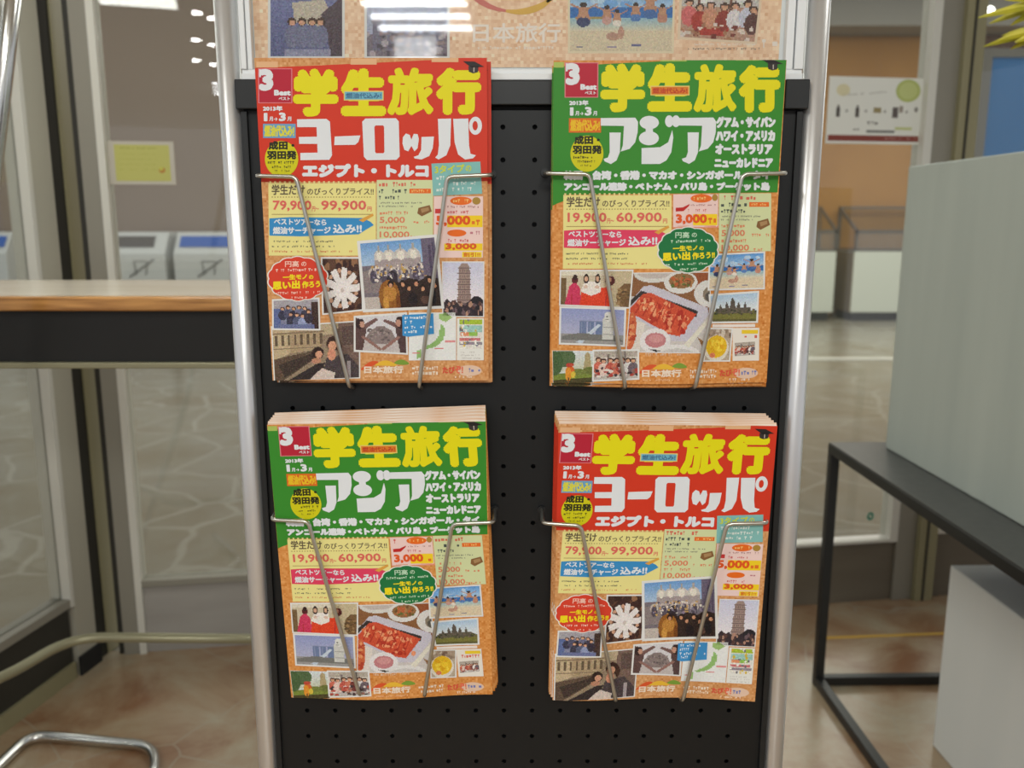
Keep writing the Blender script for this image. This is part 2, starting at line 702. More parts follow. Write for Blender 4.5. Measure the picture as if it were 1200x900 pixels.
a0, a1 = fpt(-1.36, 0, 0), fpt(4.0, 0, 0)
P0, P1 = Vector((-1.315, 2.55, 0)), Vector((-1.62, 0.9, 0))       # left glazed side, corner to front
MB().poly([(-6, -9, 0), (6, -9, 0), (6, a1.y, 0), a1, a0, (-6, a0.y, 0)]).build('floor', M['floor_in'], kind='structure')
MB().poly([(-14, a0.y - 0.3, -0.004), (14, a0.y - 0.3, -0.004), (14, 13.2, -0.004), (-14, 13.2, -0.004)]).build('floor.001', M['floor_out'], kind='structure')
MB().box((-2.6, -9, CEIL), (6, 2.4, CEIL + 0.1)).build('ceiling', M['ceiling'], kind='structure')
MB().box((-14, 9.6, 0), (0.6, 9.8, 4.6)).build('wall_far_left', M['taupe'], kind='structure')
MB().box((0.6, 12.8, 0), (14, 13.0, 3.93)).build('wall_far_right', M['tan'], kind='structure')
MB().box((0.6, 12.2, 3.94), (14, 13.0, 4.6)).build('trim_1', M['soffit'], kind='structure')
MB().box((6.55, 12.72, 3.62), (14, 12.79, 3.93)).build('trim_2', M['brown_band'], kind='structure')
MB().box((0.55, 8.52, -0.003), (14, 8.68, 0.004)).build('pale_floor_strip', M['frame_light'], kind='structure')  # pale strip across the concourse floor

KZ = 0.225                                            # top of the metal kick panels
TOP = 2.9


def fbox(s0, s1, y0, y1, z0, z1, mb=None):
    return (mb or MB()).box((s0, y0, z0), (s1, y1, z1), FM)


def post(px, py):
    return on_front(px, py)[0]


# left pane: from the corner post to the post hidden behind the rack
sL0 = post(82, 0)
sL1 = post(103, 0)
sL2 = post(112, 0)
sM = -0.25
w1 = thing('window_1', None, None, fpt((sL0 + sM) / 2, 0, 0), kind='structure')
fr = MB()
fbox(sL0, sL1, -0.03, 0.03, 0, TOP, fr)
fbox(sM - 0.06, sM, -0.03, 0.03, 0, TOP, fr)
fbox(sL2, sM, -0.03, 0.03, TOP - 0.06, TOP, fr)
fr.build('window_frame', M['frame_grey'], w1, kind='structure')
fbox(sL1, sL2, -0.034, 0.03, 0.0, TOP).build('window_bead', M['frame_light'], w1, kind='structure')
k = MB()
fbox(sL2, sM - 0.06, -0.02, 0.02, 0, KZ, k)
k.build('kick_panel', M['kick_grey'], w1, kind='structure')
fbox(sL2, sM - 0.06, -0.032, 0.02, KZ, KZ + 0.02).build('window_sill', M['frame_grey'], w1, kind='structure')
fbox(sL2, sM - 0.06, -0.004, 0.004, KZ + 0.02, TOP - 0.06).build('glass_pane', M['glass'], w1, kind='structure')
# right pane
r0, r1, r2, r3, r4 = post(1089, 0), post(1099, 0), post(1124, 0), post(1134, 0), post(1147, 0)
w2 = thing('window_2', None, None, fpt((sM + r0) / 2, 0, 0), kind='structure')
fr = MB()
fbox(sM, sM + 0.06, -0.03, 0.03, 0, TOP, fr)
fbox(r1, r2, -0.03, 0.03, 0, TOP, fr)
fbox(sM, r2, -0.03, 0.03, TOP - 0.06, TOP, fr)
fr.build('window_frame', M['frame_grey'], w2, kind='structure')
fbox(r0, r1, -0.034, 0.03, KZ, TOP).build('window_bead', M['frame_light'], w2, kind='structure')
fbox(sM + 0.06, r1, -0.02, 0.02, 0, KZ).build('kick_panel', M['kick_brown'], w2, kind='structure')
fbox(sM + 0.06, r0, -0.032, 0.02, KZ, KZ + 0.011).build('window_sill', M['frame_light'], w2, kind='structure')
fbox(sM + 0.06, r0, -0.004, 0.004, KZ + 0.018, TOP - 0.06).build('glass_pane', M['glass'], w2, kind='structure')
# post between the right panes, and the pane beyond it
tp = MB()
fbox(r2, r4, -0.05, 0.05, 0, TOP, tp)
tp.build('trim_4', M['frame_olive'], kind='structure')
fbox(r3 - 0.004, r3 + 0.004, -0.053, -0.049, 0, TOP).build('trim_5', M['frame_dark'], kind='structure')
w3 = thing('window_3', None, None, fpt(r4 + 1.0, 0, 0), kind='structure')
fr = MB()
fbox(r4 + 2.0, r4 + 2.08, -0.03, 0.03, 0, TOP, fr)
fbox(r4, r4 + 2.0, -0.03, 0.03, TOP - 0.06, TOP, fr)
fr.build('window_frame', M['frame_grey'], w3, kind='structure')
fbox(r4, r4 + 2.0, -0.02, 0.02, 0, KZ + 0.02).build('kick_panel', M['kick_brown'], w3, kind='structure')
fbox(r4, r4 + 2.0, -0.032, 0.02, KZ + 0.02, KZ + 0.04).build('window_sill', M['frame_light'], w3, kind='structure')
fbox(r4, r4 + 2.0, -0.004, 0.004, KZ + 0.04, TOP - 0.06).build('glass_pane', M['glass'], w3, kind='structure')

# the glazed side on the left
dP = (P1 - P0)
LP = dP.length
ang = math.atan2(dP.y, dP.x)
PM = Matrix.Translation(P0) @ Matrix.Rotation(ang, 4, 'Z')     # x runs from the corner towards the front


def pbox(s0, s1, y0, y1, z0, z1, mb=None):
    return (mb or MB()).box((s0, y0, z0), (s1, y1, z1), PM)


w4 = thing('window_4', None, None, P0 + dP * 0.5, kind='structure')
fr = MB()
pbox(0.05, 0.135, -0.03, 0.03, 0.0, TOP, fr)
pbox(LP - 0.06, LP, -0.03, 0.03, 0, TOP, fr)
pbox(0.135, LP, -0.03, 0.03, TOP - 0.06, TOP, fr)
fr.build('window_frame', M['frame_beige'], w4, kind='structure')
pbox(0.135, 0.15, -0.034, 0.034, KZ, TOP).build('window_bead', M['frame_light'], w4, kind='structure')
pbox(0.15, LP - 0.06, -0.02, 0.02, 0.05, KZ).build('kick_panel', M['frame_dark'], w4, kind='structure')
pbox(0.15, LP - 0.06, -0.03, 0.03, KZ, KZ + 0.025).build('window_sill', M['frame_grey'], w4, kind='structure')
pbox(0.15, LP - 0.06, -0.03, 0.03, 0.0, 0.05).build('window_base', M['frame_olive'], w4, kind='structure')
pbox(0.15, LP - 0.06, -0.004, 0.004, KZ + 0.025, TOP - 0.06).build('glass_pane', M['glass'], w4, kind='structure')
pbox(0.045, 0.14, 0.031, 0.04, 0.0, 0.06).build('foot_block', M['rubber'], w4, kind='structure')
# corner: dark reveal, olive post, dark reveal
pbox(0.0, 0.05, -0.02, 0.026, 0, TOP).build('trim_6', M['frame_dark'], kind='structure')
pbox(-0.07, 0.0, -0.03, 0.03, 0, TOP).build('trim_7', M['frame_olive'], kind='structure')
fbox(post(74, 0), sL0, -0.02, 0.02, 0, TOP).build('trim_8', M['frame_dark'], kind='structure')
M_alu = M['alu']

# ------------------------------------------------------------------ the brochure rack
PY = 0.845
PX = (-0.264, 0.2826)
BY = 0.840                                            # front of the perforated board
rack = thing('brochure_rack', 'black perforated brochure rack with two silver poles and white poster frame on top', 'rack', (0.0093, PY, 0))
for x in PX:
    pole = MB().tube([(x, PY, 0.03), (x, PY, 2.02)], 0.0108, 24).build('pole', M['alu'], rack)
    MB().tube([(x, PY, 2.02), (x, PY, 2.035)], [0.0112, 0.008], 24).build('cap', M['rubber'], pole)
    f = MB().tube(fillet([(x, PY - 0.2, 0.016), (x, PY + 0.2, 0.016)], 0.01), 0.0135, 16).build('foot', M['alu'], rack)
x0, x1 = PX[0] + 0.0108, PX[1] - 0.0108
ZT, ZB = 1.4525, 0.56
# board with round holes 30 mm apart
pb = MB()
cx0, cz0, pitch, hr = -0.0086, 1.4383, 0.0300, 0.0025
i0 = math.ceil((x0 + 0.016 - cx0) / pitch)
i1 = math.floor((x1 - 0.016 - cx0) / pitch)
rows = int((cz0 - ZB - 0.02) / pitch)
left, right = cx0 + (i0 - 0.5) * pitch, cx0 + (i1 + 0.5) * pitch
top, bot = cz0 + 0.5 * pitch, cz0 - (rows + 0.5) * pitch
TK = 0.0018
N = 8
for yy in (BY, BY + TK):
    if yy == BY or True:
        pb.poly([(x0, yy, bot), (left, yy, bot), (left, yy, top), (x0, yy, top)])
        pb.poly([(right, yy, bot), (x1, yy, bot), (x1, yy, top), (right, yy, top)])
        pb.poly([(x0, yy, ZB), (x1, yy, ZB), (x1, yy, bot), (x0, yy, bot)])
for r in range(rows + 1):
    for i in range(i0, i1 + 1):
        cx, cz = cx0 + i * pitch, cz0 - r * pitch
        hp = pitch / 2
        ring = [(cx + hr * math.cos(math.pi / 4 * k), cz + hr * math.sin(math.pi / 4 * k)) for k in range(N)]
        sq = [(cx + hp, cz), (cx + hp, cz + hp), (cx, cz + hp), (cx - hp, cz + hp), (cx - hp, cz), (cx - hp, cz - hp), (cx, cz - hp), (cx + hp, cz - hp)]
        for k in range(N):
            j = (k + 1) % N
            pb.poly([(ring[k][0], BY, ring[k][1]), (sq[k][0], BY, sq[k][1]), (sq[j][0], BY, sq[j][1]), (ring[j][0], BY, ring[j][1])])
            pb.poly([(ring[k][0], BY, ring[k][1]), (ring[j][0], BY, ring[j][1]), (ring[j][0], BY + TK, ring[j][1]), (ring[k][0], BY + TK, ring[k][1])])
            pb.poly([(ring[k][0], BY + TK, ring[k][1]), (ring[j][0], BY + TK, ring[j][1]), (sq[j][0], BY + TK, sq[j][1]), (sq[k][0], BY + TK, sq[k][1])])
pb.build('perforated_board', M['black'], rack)
MB().box((x0 + 0.004, BY + 0.013, ZB), (x1 - 0.004, BY + 0.0145, ZT)).build('hole_darkening_panel', M['black_bar'], rack)  # added unseen sheet that blocks light so the holes look dark
# folded edges of the board, top bar, brackets
for s, x in ((1, x0), (-1, x1)):
    xa, xb = (x, x + 0.006) if s > 0 else (x - 0.006, x)
    MB().box((xa, BY - 0.004, ZB), (xb, BY + 0.012, ZT)).build('board_edge', M['black_bar'], rack, 0.0008)
MB().box((x0 + 0.002, BY - 0.006, 1.4575), (x1 - 0.002, BY + 0.012, 1.4795)).build('top_bar', M['black_bar'], rack, 0.001)
MB().box((x0, BY + 0.006, 1.4500), (x1, BY + 0.014, 1.4600)).build('back_rail', M['rubber'], rack)
for xa, xb in ((PX[0] + 0.008, PX[0] + 0.030), (PX[1] - 0.030, PX[1] - 0.008)):
    MB().box((xa, BY - 0.009, 1.4535), (xb, BY - 0.002, 1.4800)).build('bracket', M['black_bar'], rack, 0.001)
# poster frame on top of the bar
pf = MB()
FX0, FX1, FZ0, FZ1 = x0 + 0.003, x1 - 0.003, 1.4800, 1.98
pf.box((FX0, BY - 0.004, FZ0), (FX1, BY + 0.010, FZ0 + 0.006))
pf.box((FX0, BY - 0.002, FZ0 + 0.006), (FX1, BY + 0.002, FZ0 + 0.0095))
pf.box((FX0, BY - 0.004, FZ1 - 0.008), (FX1, BY + 0.010, FZ1))
pf.box((FX0, BY - 0.004, FZ0 + 0.0095), (FX0 + 0.005, BY + 0.010, FZ1 - 0.008))
pf.box((FX0 + 0.0055, BY - 0.002, FZ0 + 0.0095), (FX0 + 0.010, BY + 0.010, FZ1 - 0.008))
pf.box((FX1 - 0.008, BY - 0.004, FZ0 + 0.0095), (FX1, BY + 0.010, FZ1 - 0.008))
pf.box((FX1 - 0.016, BY - 0.002, FZ0 + 0.0095), (FX1 - 0.009, BY + 0.010, FZ1 - 0.008))
pfo = pf.build('poster_frame', M['white_frame'], rack, 0.0006)
MB().box((FX0 + 0.006, BY + 0.0075, FZ0 + 0.006), (FX1 - 0.006, BY + 0.0095, FZ1 - 0.006)).build('backing_board', M['white_frame'], pfo)
MB().box((FX0 + 0.0101, BY - 0.001, FZ0 + 0.0096), (FX1 - 0.0161, BY + 0.0008, FZ1 - 0.0081)).build('acrylic_sheet', M['acrylic'], pfo)

# ------------------------------------------------------------------ covers of the brochures
CORK = (216, 156, 100)


def cork_sheet(A, w, h, step, base=CORK, x_off=0.0, amp=9):
    nx, nz = int(w / step), int(h / step)
    n = len(A.mv)
    for j in range(nz + 1):
        for i in range(nx + 1):
            A.mv.append((-w / 2 + w * i / nx + x_off, 0.0, h - h * j / nz))
    for j in range(nz):
        for i in range(nx):
            k = n + j * (nx + 1) + i
            A.mf.append((k, k + nx + 1, k + nx + 2, k + 1))
            d = RNG.normal(0, amp)
            A.mc.append(lin(tuple(min(255, max(0, c + d * s)) for c, s in zip(base, (0.7, 1.2, 1.4)))))


def sheet_map(ox, xl0, xl1, xr0, xr1, y0, y1):
    """crop units of the flat print -> metres on an A4 sheet"""
    def ta(y):
        return math.tan(PITCH + math.atan((55 + y / 4.068 - 450) / F))
    t0, t1 = ta(y0), ta(y1)

    def f(x, y):
        s = (y - y0) / (y1 - y0)
        xl, xr = xl0 + (xl1 - xl0) * s, xr0 + (xr1 - xr0) * s
        u = (x - xl) / (xr - xl)
        v = (ta(y) - t0) / (t1 - t0)
        return (min(max(u, 0), 1) - 0.5) * 0.210, (1 - min(max(v, 0), 1)) * 0.297
    return f


YEL = (236, 226, 18)
WHT = (232, 236, 240)


def common_head(A, dx, dy, sx, labcol, labtxt, boxcol, boxtxt, chars):
    """logo, dates and title shared by both covers"""
    def X(x):
        return dx + (x - 45) * sx

    def Y(y):
        return y + dy
    A.rect(X(40), Y(98), X(203), Y(264), (225, 130, 140), 2)
    A.rect(X(45), Y(102), X(198), Y(260), (188, 36, 58), 3)
    # the white initial, cut off on its left
    A.text('3', X(44), Y(100), X(114), Y(206), WHT, 4, 9.0)
    A.rect(X(45), Y(102), X(54), Y(140), WHT, 4)
    A.text('Best', X(116), Y(200), X(196), Y(228), WHT, 4, 2.6)
    A.text('ベスト', X(138), Y(234), X(192), Y(250), WHT, 4, 0.8)
    A.text('2013年', X(62), Y(276), X(156), Y(302), WHT, 3, 1.8)
    A.text('1', X(66), Y(310), X(84), Y(350), WHT, 3, 3.2)
    A.text('月→', X(92), Y(328), X(132), Y(350), WHT, 3, 0.8)
    A.text('3', X(138), Y(308), X(172), Y(350), WHT, 3, 3.2)
    A.text('月', X(178), Y(328), X(198), Y(350), WHT, 3, 0.8)
    A.rect(X(62), Y(362), X(218), Y(430), boxcol, 2)
    A.text('燃油代込み!', X(68), Y(368), X(212), Y(424), boxtxt, 3, 2.0)
    A.ell(X(150), Y(530), 80 * sx, 86, (214, 208, 22), 2, 40)
    A.text('成田・', X(88), Y(444), X(212), Y(486), (40, 42, 24), 3, 2.4)
    A.text('羽田発', X(80), Y(490), X(222), Y(532), (40, 42, 24), 3, 2.4)
    A.scrib(X(84), Y(540), X(216), Y(554), (96, 92, 24), 3)
    A.scrib(X(104), Y(562), X(196), Y(574), (96, 92, 24), 3)
    A.scrib(X(112), Y(582), X(188), Y(592), (120, 112, 24), 3)
    for ch, x0, y0, x1, y1, b in chars:
        A.text(ch, x0, y0, x1, y1, YEL, 3, b, n=10)
    lx0, ly0, lx1, ly1 = chars[1][1] + 20, chars[1][2] + 112, chars[1][3] - 18, chars[1][2] + 148
    A.rect(lx0 - 5, ly0 - 5, lx1 + 5, ly1 + 5, (236, 214, 120), 4)
    A.rect(lx0, ly0, lx1, ly1, labcol, 5)
    A.text('燃油代込み!', lx0 + 6, ly0 + 4, lx1 - 6, ly1 - 4, labtxt, 6, 0.8)
    # mortarboard
    cx, cy = chars[3][3] - 40, chars[3][2] - 8
    A.poly([(cx - 48, cy - 22), (cx + 8, cy - 20), (cx + 52, cy + 4), (cx - 8, cy + 8)], (40, 36, 36), 5)
    A.poly([(cx - 22, cy + 2), (cx + 26, cy + 2), (cx + 24, cy + 30), (cx, cy + 36), (cx - 20, cy + 28)], (58, 52, 52), 5)
    A.rect(cx + 2, cy + 8, cx + 7, cy + 30, (190, 180, 170), 6)


def note_yellow(A, x0, y0, x1, y1, price, bcol, head):
    A.rect(x0, y0, x1, y1, (240, 230, 150), 2)
    n = 22
    for k in range(n):                                 # stitched top
        x = x0 + (x1 - x0) * (k + 0.2) / n
        A.rect(x, y0 - 10, x + 9, y0 + 2, (236, 218, 150), 3)
    w = x1 - x0
    A.text(head, x0 + 0.03 * w, y0 + 6, x0 + 0.34 * w, y0 + 56, (104, 92, 70), 3, 1.4)
    A.text('のびっくりプライス!!', x0 + 0.36 * w, y0 + 22, x1 - 0.02 * w, y0 + 56, (110, 98, 74), 3, 0.7)
    for k in range(36):
        A.rect(x0 + 0.03 * w + k * 0.026 * w, y0 + 64, x0 + 0.03 * w + k * 0.026 * w + 6, y0 + 68, (150, 120, 60), 3)
    A.text(price[0], x0 + 0.04 * w, y0 + 82, x0 + 0.40 * w, y0 + 134, (226, 106, 96), 3, 1.8)
    A.text('円〜', x0 + 0.405 * w, y0 + 110, x0 + 0.47 * w, y0 + 134, (226, 106, 96), 3, 0.6)
    A.text(price[1], x0 + 0.49 * w, y0 + 82, x0 + 0.91 * w, y0 + 134, (226, 106, 96), 3, 1.8)
    A.text('円', x0 + 0.92 * w, y0 + 112, x0 + 0.96 * w, y0 + 134, (226, 106, 96), 3, 0.6)
    A.rect(x0 + 0.03 * w, y0 + 147, x1 - 0.03 * w, y0 + 150, (170, 140, 80), 3)
    y = y0 + 162
    A.poly([(x0 + 4, y + 6), (x0 + 0.2 * w, y), (x1 - 0.12 * w, y + 4), (x1 - 0.05 * w, y + 22), (x1 - 0.02 * w, y + 38), (x1 - 0.1 * w, y + 62), (x1 - 0.16 * w, y + 82),
            (x0 + 0.3 * w, y + 92), (x0 + 4, y + 88)], bcol, 3)
    A.text('ベストツアーなら', x0 + 0.05 * w, y + 6, x0 + 0.54 * w, y + 36, WHT, 4, 1.4, 4)
    A.text('燃油サーチャージ', x0 + 0.04 * w, y + 46, x0 + 0.58 * w, y + 82, WHT, 4, 1.7, -2)
    A.text('込み!!', x0 + 0.60 * w, y + 34, x0 + 0.87 * w, y + 78, WHT, 4, 2.2, -3)
    A.poly([(x1 - 0.16 * w, y + 14), (x1 - 0.03 * w, y - 18), (x1 - 0.02 * w, y - 8), (x1 - 0.12 * w, y + 24)], (226, 166, 70), 4)
    for k, (c, e) in enumerate((((90, 90, 80), 0.6), ((90, 90, 80), 0.62), ((214, 120, 80), 0.78), ((214, 120, 80), 0.74))):
        yy = y + 112 + k * 24
        if yy + 14 < y1:
            A.scrib(x0 + 0.03 * w, yy, x0 + e * w, yy + 9, c, 3, 0, 0.6)


def note_green(A, x0, y0, x1, y1, ybig):
    w = x1 - x0
    A.rect(x0, y0, x1, y1, (216, 224, 172), 2)
    A.scrib(x0 + 0.04 * w, y0 + 10, x0 + 0.7 * w, y0 + 32, (220, 110, 90), 3)
    A.scrib(x0 + 0.04 * w, y0 + 44, x0 + 0.55 * w, y0 + 64, (80, 90, 84), 3)
    A.rect(x0 + 0.58 * w, y0 + 42, x0 + 0.96 * w, y0 + 64, (236, 112, 40), 3)
    A.scrib(x0 + 0.62 * w, y0 + 47, x0 + 0.92 * w, y0 + 60, (250, 200, 120), 4)
    A.scrib(x0 + 0.04 * w, y0 + 76, x0 + 0.5 * w, y0 + 94, (84, 94, 88), 3)
    A.scrib(x0 + 0.04 * w, y0 + 106, x0 + 0.8 * w, y0 + 114, (120, 120, 110), 3)
    A.scrib(x0 + 0.04 * w, y0 + 122, x0 + 0.66 * w, y0 + 130, (120, 120, 110), 3)
    A.poly([(x0 + 0.74 * w, y0 + 134), (x0 + 0.94 * w, y0 + 120), (x0 + 0.98 * w, y0 + 150), (x0 + 0.8 * w, y0 + 174), (x0 + 0.72 * w, y0 + 160)], (138, 98, 58), 3)
    A.poly([(x0 + 0.78 * w, y0 + 138), (x0 + 0.92 * w, y0 + 130), (x0 + 0.93 * w, y0 + 146), (x0 + 0.8 * w, y0 + 158)], (176, 140, 96), 4)
    y = ybig
    for t, yy in (('5,000', y), ('10,000', y + 70)):
        A.scrib(x0 + 0.05 * w, yy - 26, x0 + 0.55 * w, yy - 10, (226, 140, 100), 3)
        A.text(t, x0 + 0.05 * w, yy, x0 + (0.5 if len(t) < 6 else 0.58) * w, yy + 34, (226, 130, 96), 3, 1.0)
        A.scrib(x0 + 0.6 * w, yy + 18, x0 + 0.96 * w, yy + 32, (226, 140, 100), 3)


def cloud(A, cx, cy, rx, ry, c, layer, bumps=14, rim=(240, 236, 228)):
    def outline(k):
        pts = []
        n = bumps * 6
        for i in range(n):
            t = 2 * math.pi * i / n
            r = 1 + 0.05 * abs(math.sin(bumps * t / 2.0)) - 0.02
            pts.append((cx + rx * k * r * math.cos(t), cy + ry * k * r * math.sin(t)))
        return pts
    A.poly(outline(1.045), rim, layer)
    A.poly(outline(1.0), c, layer + 1)


def cloud_text(A, cx, cy, w, pale, layer):
    A.text('円高', cx - 0.22 * w, cy - 88, cx + 0.02 * w, cy - 58, pale, layer, 0.9)
    A.text('の', cx + 0.06 * w, cy - 84, cx + 0.15 * w, cy - 62, pale, layer, 0.7)
    A.scrib(cx - 0.38 * w, cy - 48, cx + 0.38 * w, cy - 34, pale, layer, -6)
    A.text('一生モノ', cx - 0.26 * w, cy - 22, cx + 0.16 * w, cy + 4, (248, 226, 30), layer, 1.7, -4)
    A.text('の', cx + 0.19 * w, cy - 20, cx + 0.27 * w, cy + 0, (248, 226, 30), layer, 1.0)
    A.text('思い出', cx - 0.44 * w, cy + 10, cx + 0.04 * w, cy + 52, (248, 226, 30), layer, 2.8, -6)
    A.text('作ろう!!', cx + 0.07 * w, cy + 10, cx + 0.46 * w, cy + 44, (248, 226, 30), layer, 1.8, -6)
    A.scrib(cx - 0.38 * w, cy + 62, cx + 0.38 * w, cy + 74, pale, layer, -6)
    A.scrib(cx - 0.14 * w, cy + 84, cx + 0.16 * w, cy + 96, pale, layer)


def foot_band(A, x0, yb, left):
    """brand line at the foot: three brush arcs, name, small print, oval mark"""
    import itertools
    for k, (c, a, b) in enumerate((((222, 90, 46), 0, 0.36), ((236, 188, 60), 0.3, 0.74), ((126, 160, 60), 0.7, 1.0))):
        pts_o, pts_i = [], []
        for i in range(9):
            t = a + (b - a) * i / 8
            x = left + 230 * t
            y = yb - 100 - 46 * math.sin(math.pi * (t * 0.9 + 0.05)) + (60 * max(0, t - 0.7) * -1.6) + (10 if k == 1 else 0) + 56
            th = 5 + 12 * math.sin(math.pi * i / 8)
            pts_o.append((x, y - th))
            pts_i.append((x, y + th * 0.5))
        A.poly(pts_o + pts_i[::-1], c, 2)
    A.text('日本旅行', left + 14, yb - 70, left + 204, yb - 34, (244, 226, 206), 3, 1.9)
    A.scrib(left + 20, yb - 24, left + 190, yb - 16, (240, 200, 160), 3)
    for r in range(2):
        A.scrib(left + 246, yb - 68 + r * 24, left + 376, yb - 50 + r * 24, (244, 228, 208), 3, 0, 0.9)
    A.ell(left + 522, yb - 46, 60, 26, (232, 200, 176), 2)
    A.text('たび', left + 392, yb - 66, left + 452, yb - 32, (222, 86, 66), 4, 1.6)
    A.text('ぞ!', left + 452, yb - 70, left + 492, yb - 32, (232, 110, 80), 4, 1.6)
    A.scrib(left + 500, yb - 58, left + 574, yb - 38, (120, 130, 190), 4)
    A.scrib(left + 440, yb - 22, left + 540, yb - 10, (246, 226, 206), 3)


BROWN, DARK, SKIN = (84, 60, 48), (48, 40, 42), (206, 160, 132)


def pic_circle():
    p = Pic(44, 56, (96, 66, 52)).speck(0, 0, 1, 1, [(70, 48, 42), (120, 84, 62), (150, 110, 80), (60, 40, 36)], 60, 0.09)
    for k in range(9):
        t = 2 * math.pi * k / 9
        p.poly([(0.5 + 0.14 * math.cos(t + 0.5), 0.58 + 0.14 * math.sin(t + 0.5)), (0.5 + 0.46 * math.cos(t + 0.18), 0.56 + 0.40 * math.sin(t + 0.18)),
                (0.5 + 0.46 * math.cos(t - 0.18), 0.56 + 0.40 * math.sin(t - 0.18)), (0.5 + 0.14 * math.cos(t - 0.5), 0.58 + 0.14 * math.sin(t - 0.5))], (234, 228, 226))
        p.ell(0.5 + 0.46 * math.cos(t + 0.35), 0.56 + 0.42 * math.sin(t + 0.35), 0.09, 0.07, (66, 42, 40))
        p.ell(0.5 + 0.38 * math.cos(t + 0.35), 0.56 + 0.34 * math.sin(t + 0.35), 0.05, 0.04, SKIN)
    return p.ell(0.5, 0.58, 0.22, 0.17, (238, 232, 230)).ell(0.5, 0.6, 0.05, 0.04, (210, 196, 190)).noise(7)


def pic_basilica():
    p = Pic(92, 78, (118, 110, 120)).grad((112, 160, 214), (176, 200, 226), 0, 0.34)
    p.rect(0, 0.34, 1, 1, (122, 114, 122))
    p.rect(0.0, 0.42, 0.26, 0.75, (140, 128, 128))
    for x, r in ((0.24, 0.07), (0.37, 0.09), (0.53, 0.1), (0.70, 0.09)):
        p.ell(x, 0.25, r, 0.13, (206, 200, 194)).rect(x - r, 0.27, x + r, 0.42, (168, 156, 156))
        p.ell(x, 0.22, r * 0.5, 0.07, (232, 226, 214)).rect(x - 0.012, 0.05, x + 0.012, 0.16, (176, 168, 160))
    for x in (0.14, 0.27, 0.42, 0.57, 0.71):
        p.ell(x, 0.47, 0.06, 0.09, (196, 184, 176)).ell(x, 0.52, 0.045, 0.1, (86, 78, 92))
    p.ell(0.39, 0.56, 0.07, 0.12, (52, 44, 52))
    p.rect(0.82, 0.0, 1, 0.62, (110, 100, 120)).rect(0.9, 0.1, 0.93, 0.55, (84, 74, 96)).rect(0.96, 0.06, 0.98, 0.55, (84, 74, 96))
    p.speck(0.12, 0.36, 0.84, 0.58, [(230, 220, 210), (90, 80, 96), (196, 160, 96), (140, 130, 150)], 90, 0.018)
    p.rect(0, 0.82, 0.2, 1, (196, 186, 178))
    p.poly([(0.2, 1), (0.24, 0.7), (0.4, 0.58), (0.5, 0.64), (0.6, 0.56), (0.75, 0.62), (0.86, 0.54), (1, 0.6), (1, 1)], (52, 38, 34))
    p.ell(0.33, 0.82, 0.14, 0.24, (150, 96, 40)).ell(0.34, 0.78, 0.09, 0.12, (190, 134, 62)).ell(0.28, 0.92, 0.04, 0.1, (206, 150, 70)).ell(0.44, 0.9, 0.03, 0.12, (120, 70, 30))
    for x, y in ((0.36, 0.66), (0.52, 0.66), (0.6, 0.72), (0.7, 0.66), (0.78, 0.74), (0.88, 0.62), (0.94, 0.7)):
        p.ell(x, y - 0.02, 0.04, 0.05, (40, 28, 26)).ell(x, y, 0.024, 0.032, (206, 150, 116))
    p.ell(0.64, 0.88, 0.06, 0.1, (34, 26, 30)).ell(0.8, 0.9, 0.06, 0.06, (90, 66, 56)).ell(0.9, 0.85, 0.05, 0.12, (30, 26, 30))
    return p.noise(9)


def pic_tower():
    p = Pic(46, 62, (226, 222, 232)).grad((206, 208, 230), (236, 230, 234), 0, 0.8)
    p.poly([(0.40, 0.08), (0.48, 0.01), (0.60, 0.01), (0.66, 0.08), (0.70, 0.9), (0.34, 0.9)], (160, 138, 130))
    for k in range(8):
        p.rect(0.36 - 0.004 * k, 0.10 + k * 0.1, 0.70, 0.115 + k * 0.1, (112, 92, 92))
        for j in range(5):
            p.rect(0.42 + j * 0.055, 0.135 + k * 0.1, 0.435 + j * 0.055, 0.18 + k * 0.1, (126, 106, 102))
    p.poly([(0, 1), (0, 0.76), (0.1, 0.68), (0.2, 0.76), (0.3, 0.7), (0.42, 0.82), (0.56, 0.76), (0.66, 0.72), (0.78, 0.62), (0.92, 0.64), (1, 0.7), (1, 1)], (58, 48, 54))
    p.ell(0.84, 0.76, 0.16, 0.12, (40, 38, 44))
    p.speck(0.0, 0.74, 1, 0.98, [(90, 64, 60), (180, 140, 120), (50, 44, 52), (110, 90, 96)], 44, 0.04)
    return p.noise(6)


def pic_group():
    p = Pic(52, 34, (128, 132, 158)).rect(0, 0, 1, 0.3, (168, 164, 172)).rect(0, 0.3, 0.16, 1, (96, 112, 160)).rect(0.85, 0.1, 1, 1, (70, 52, 48))
    for x, y, c in ((0.2, 0.3, (60, 60, 80)), (0.32, 0.25, (84, 84, 110)), (0.45, 0.3, (50, 52, 70)), (0.57, 0.26, (110, 112, 140)), (0.7, 0.3, (70, 66, 84)),
                    (0.38, 0.5, (60, 60, 78)), (0.52, 0.52, (90, 96, 124)), (0.64, 0.55, (150, 160, 196)), (0.78, 0.4, (56, 50, 62))):
        p.person(x, y, 0.16, c)
    return p.rect(0.1, 0.86, 0.9, 1, (110, 118, 160)).noise(10)


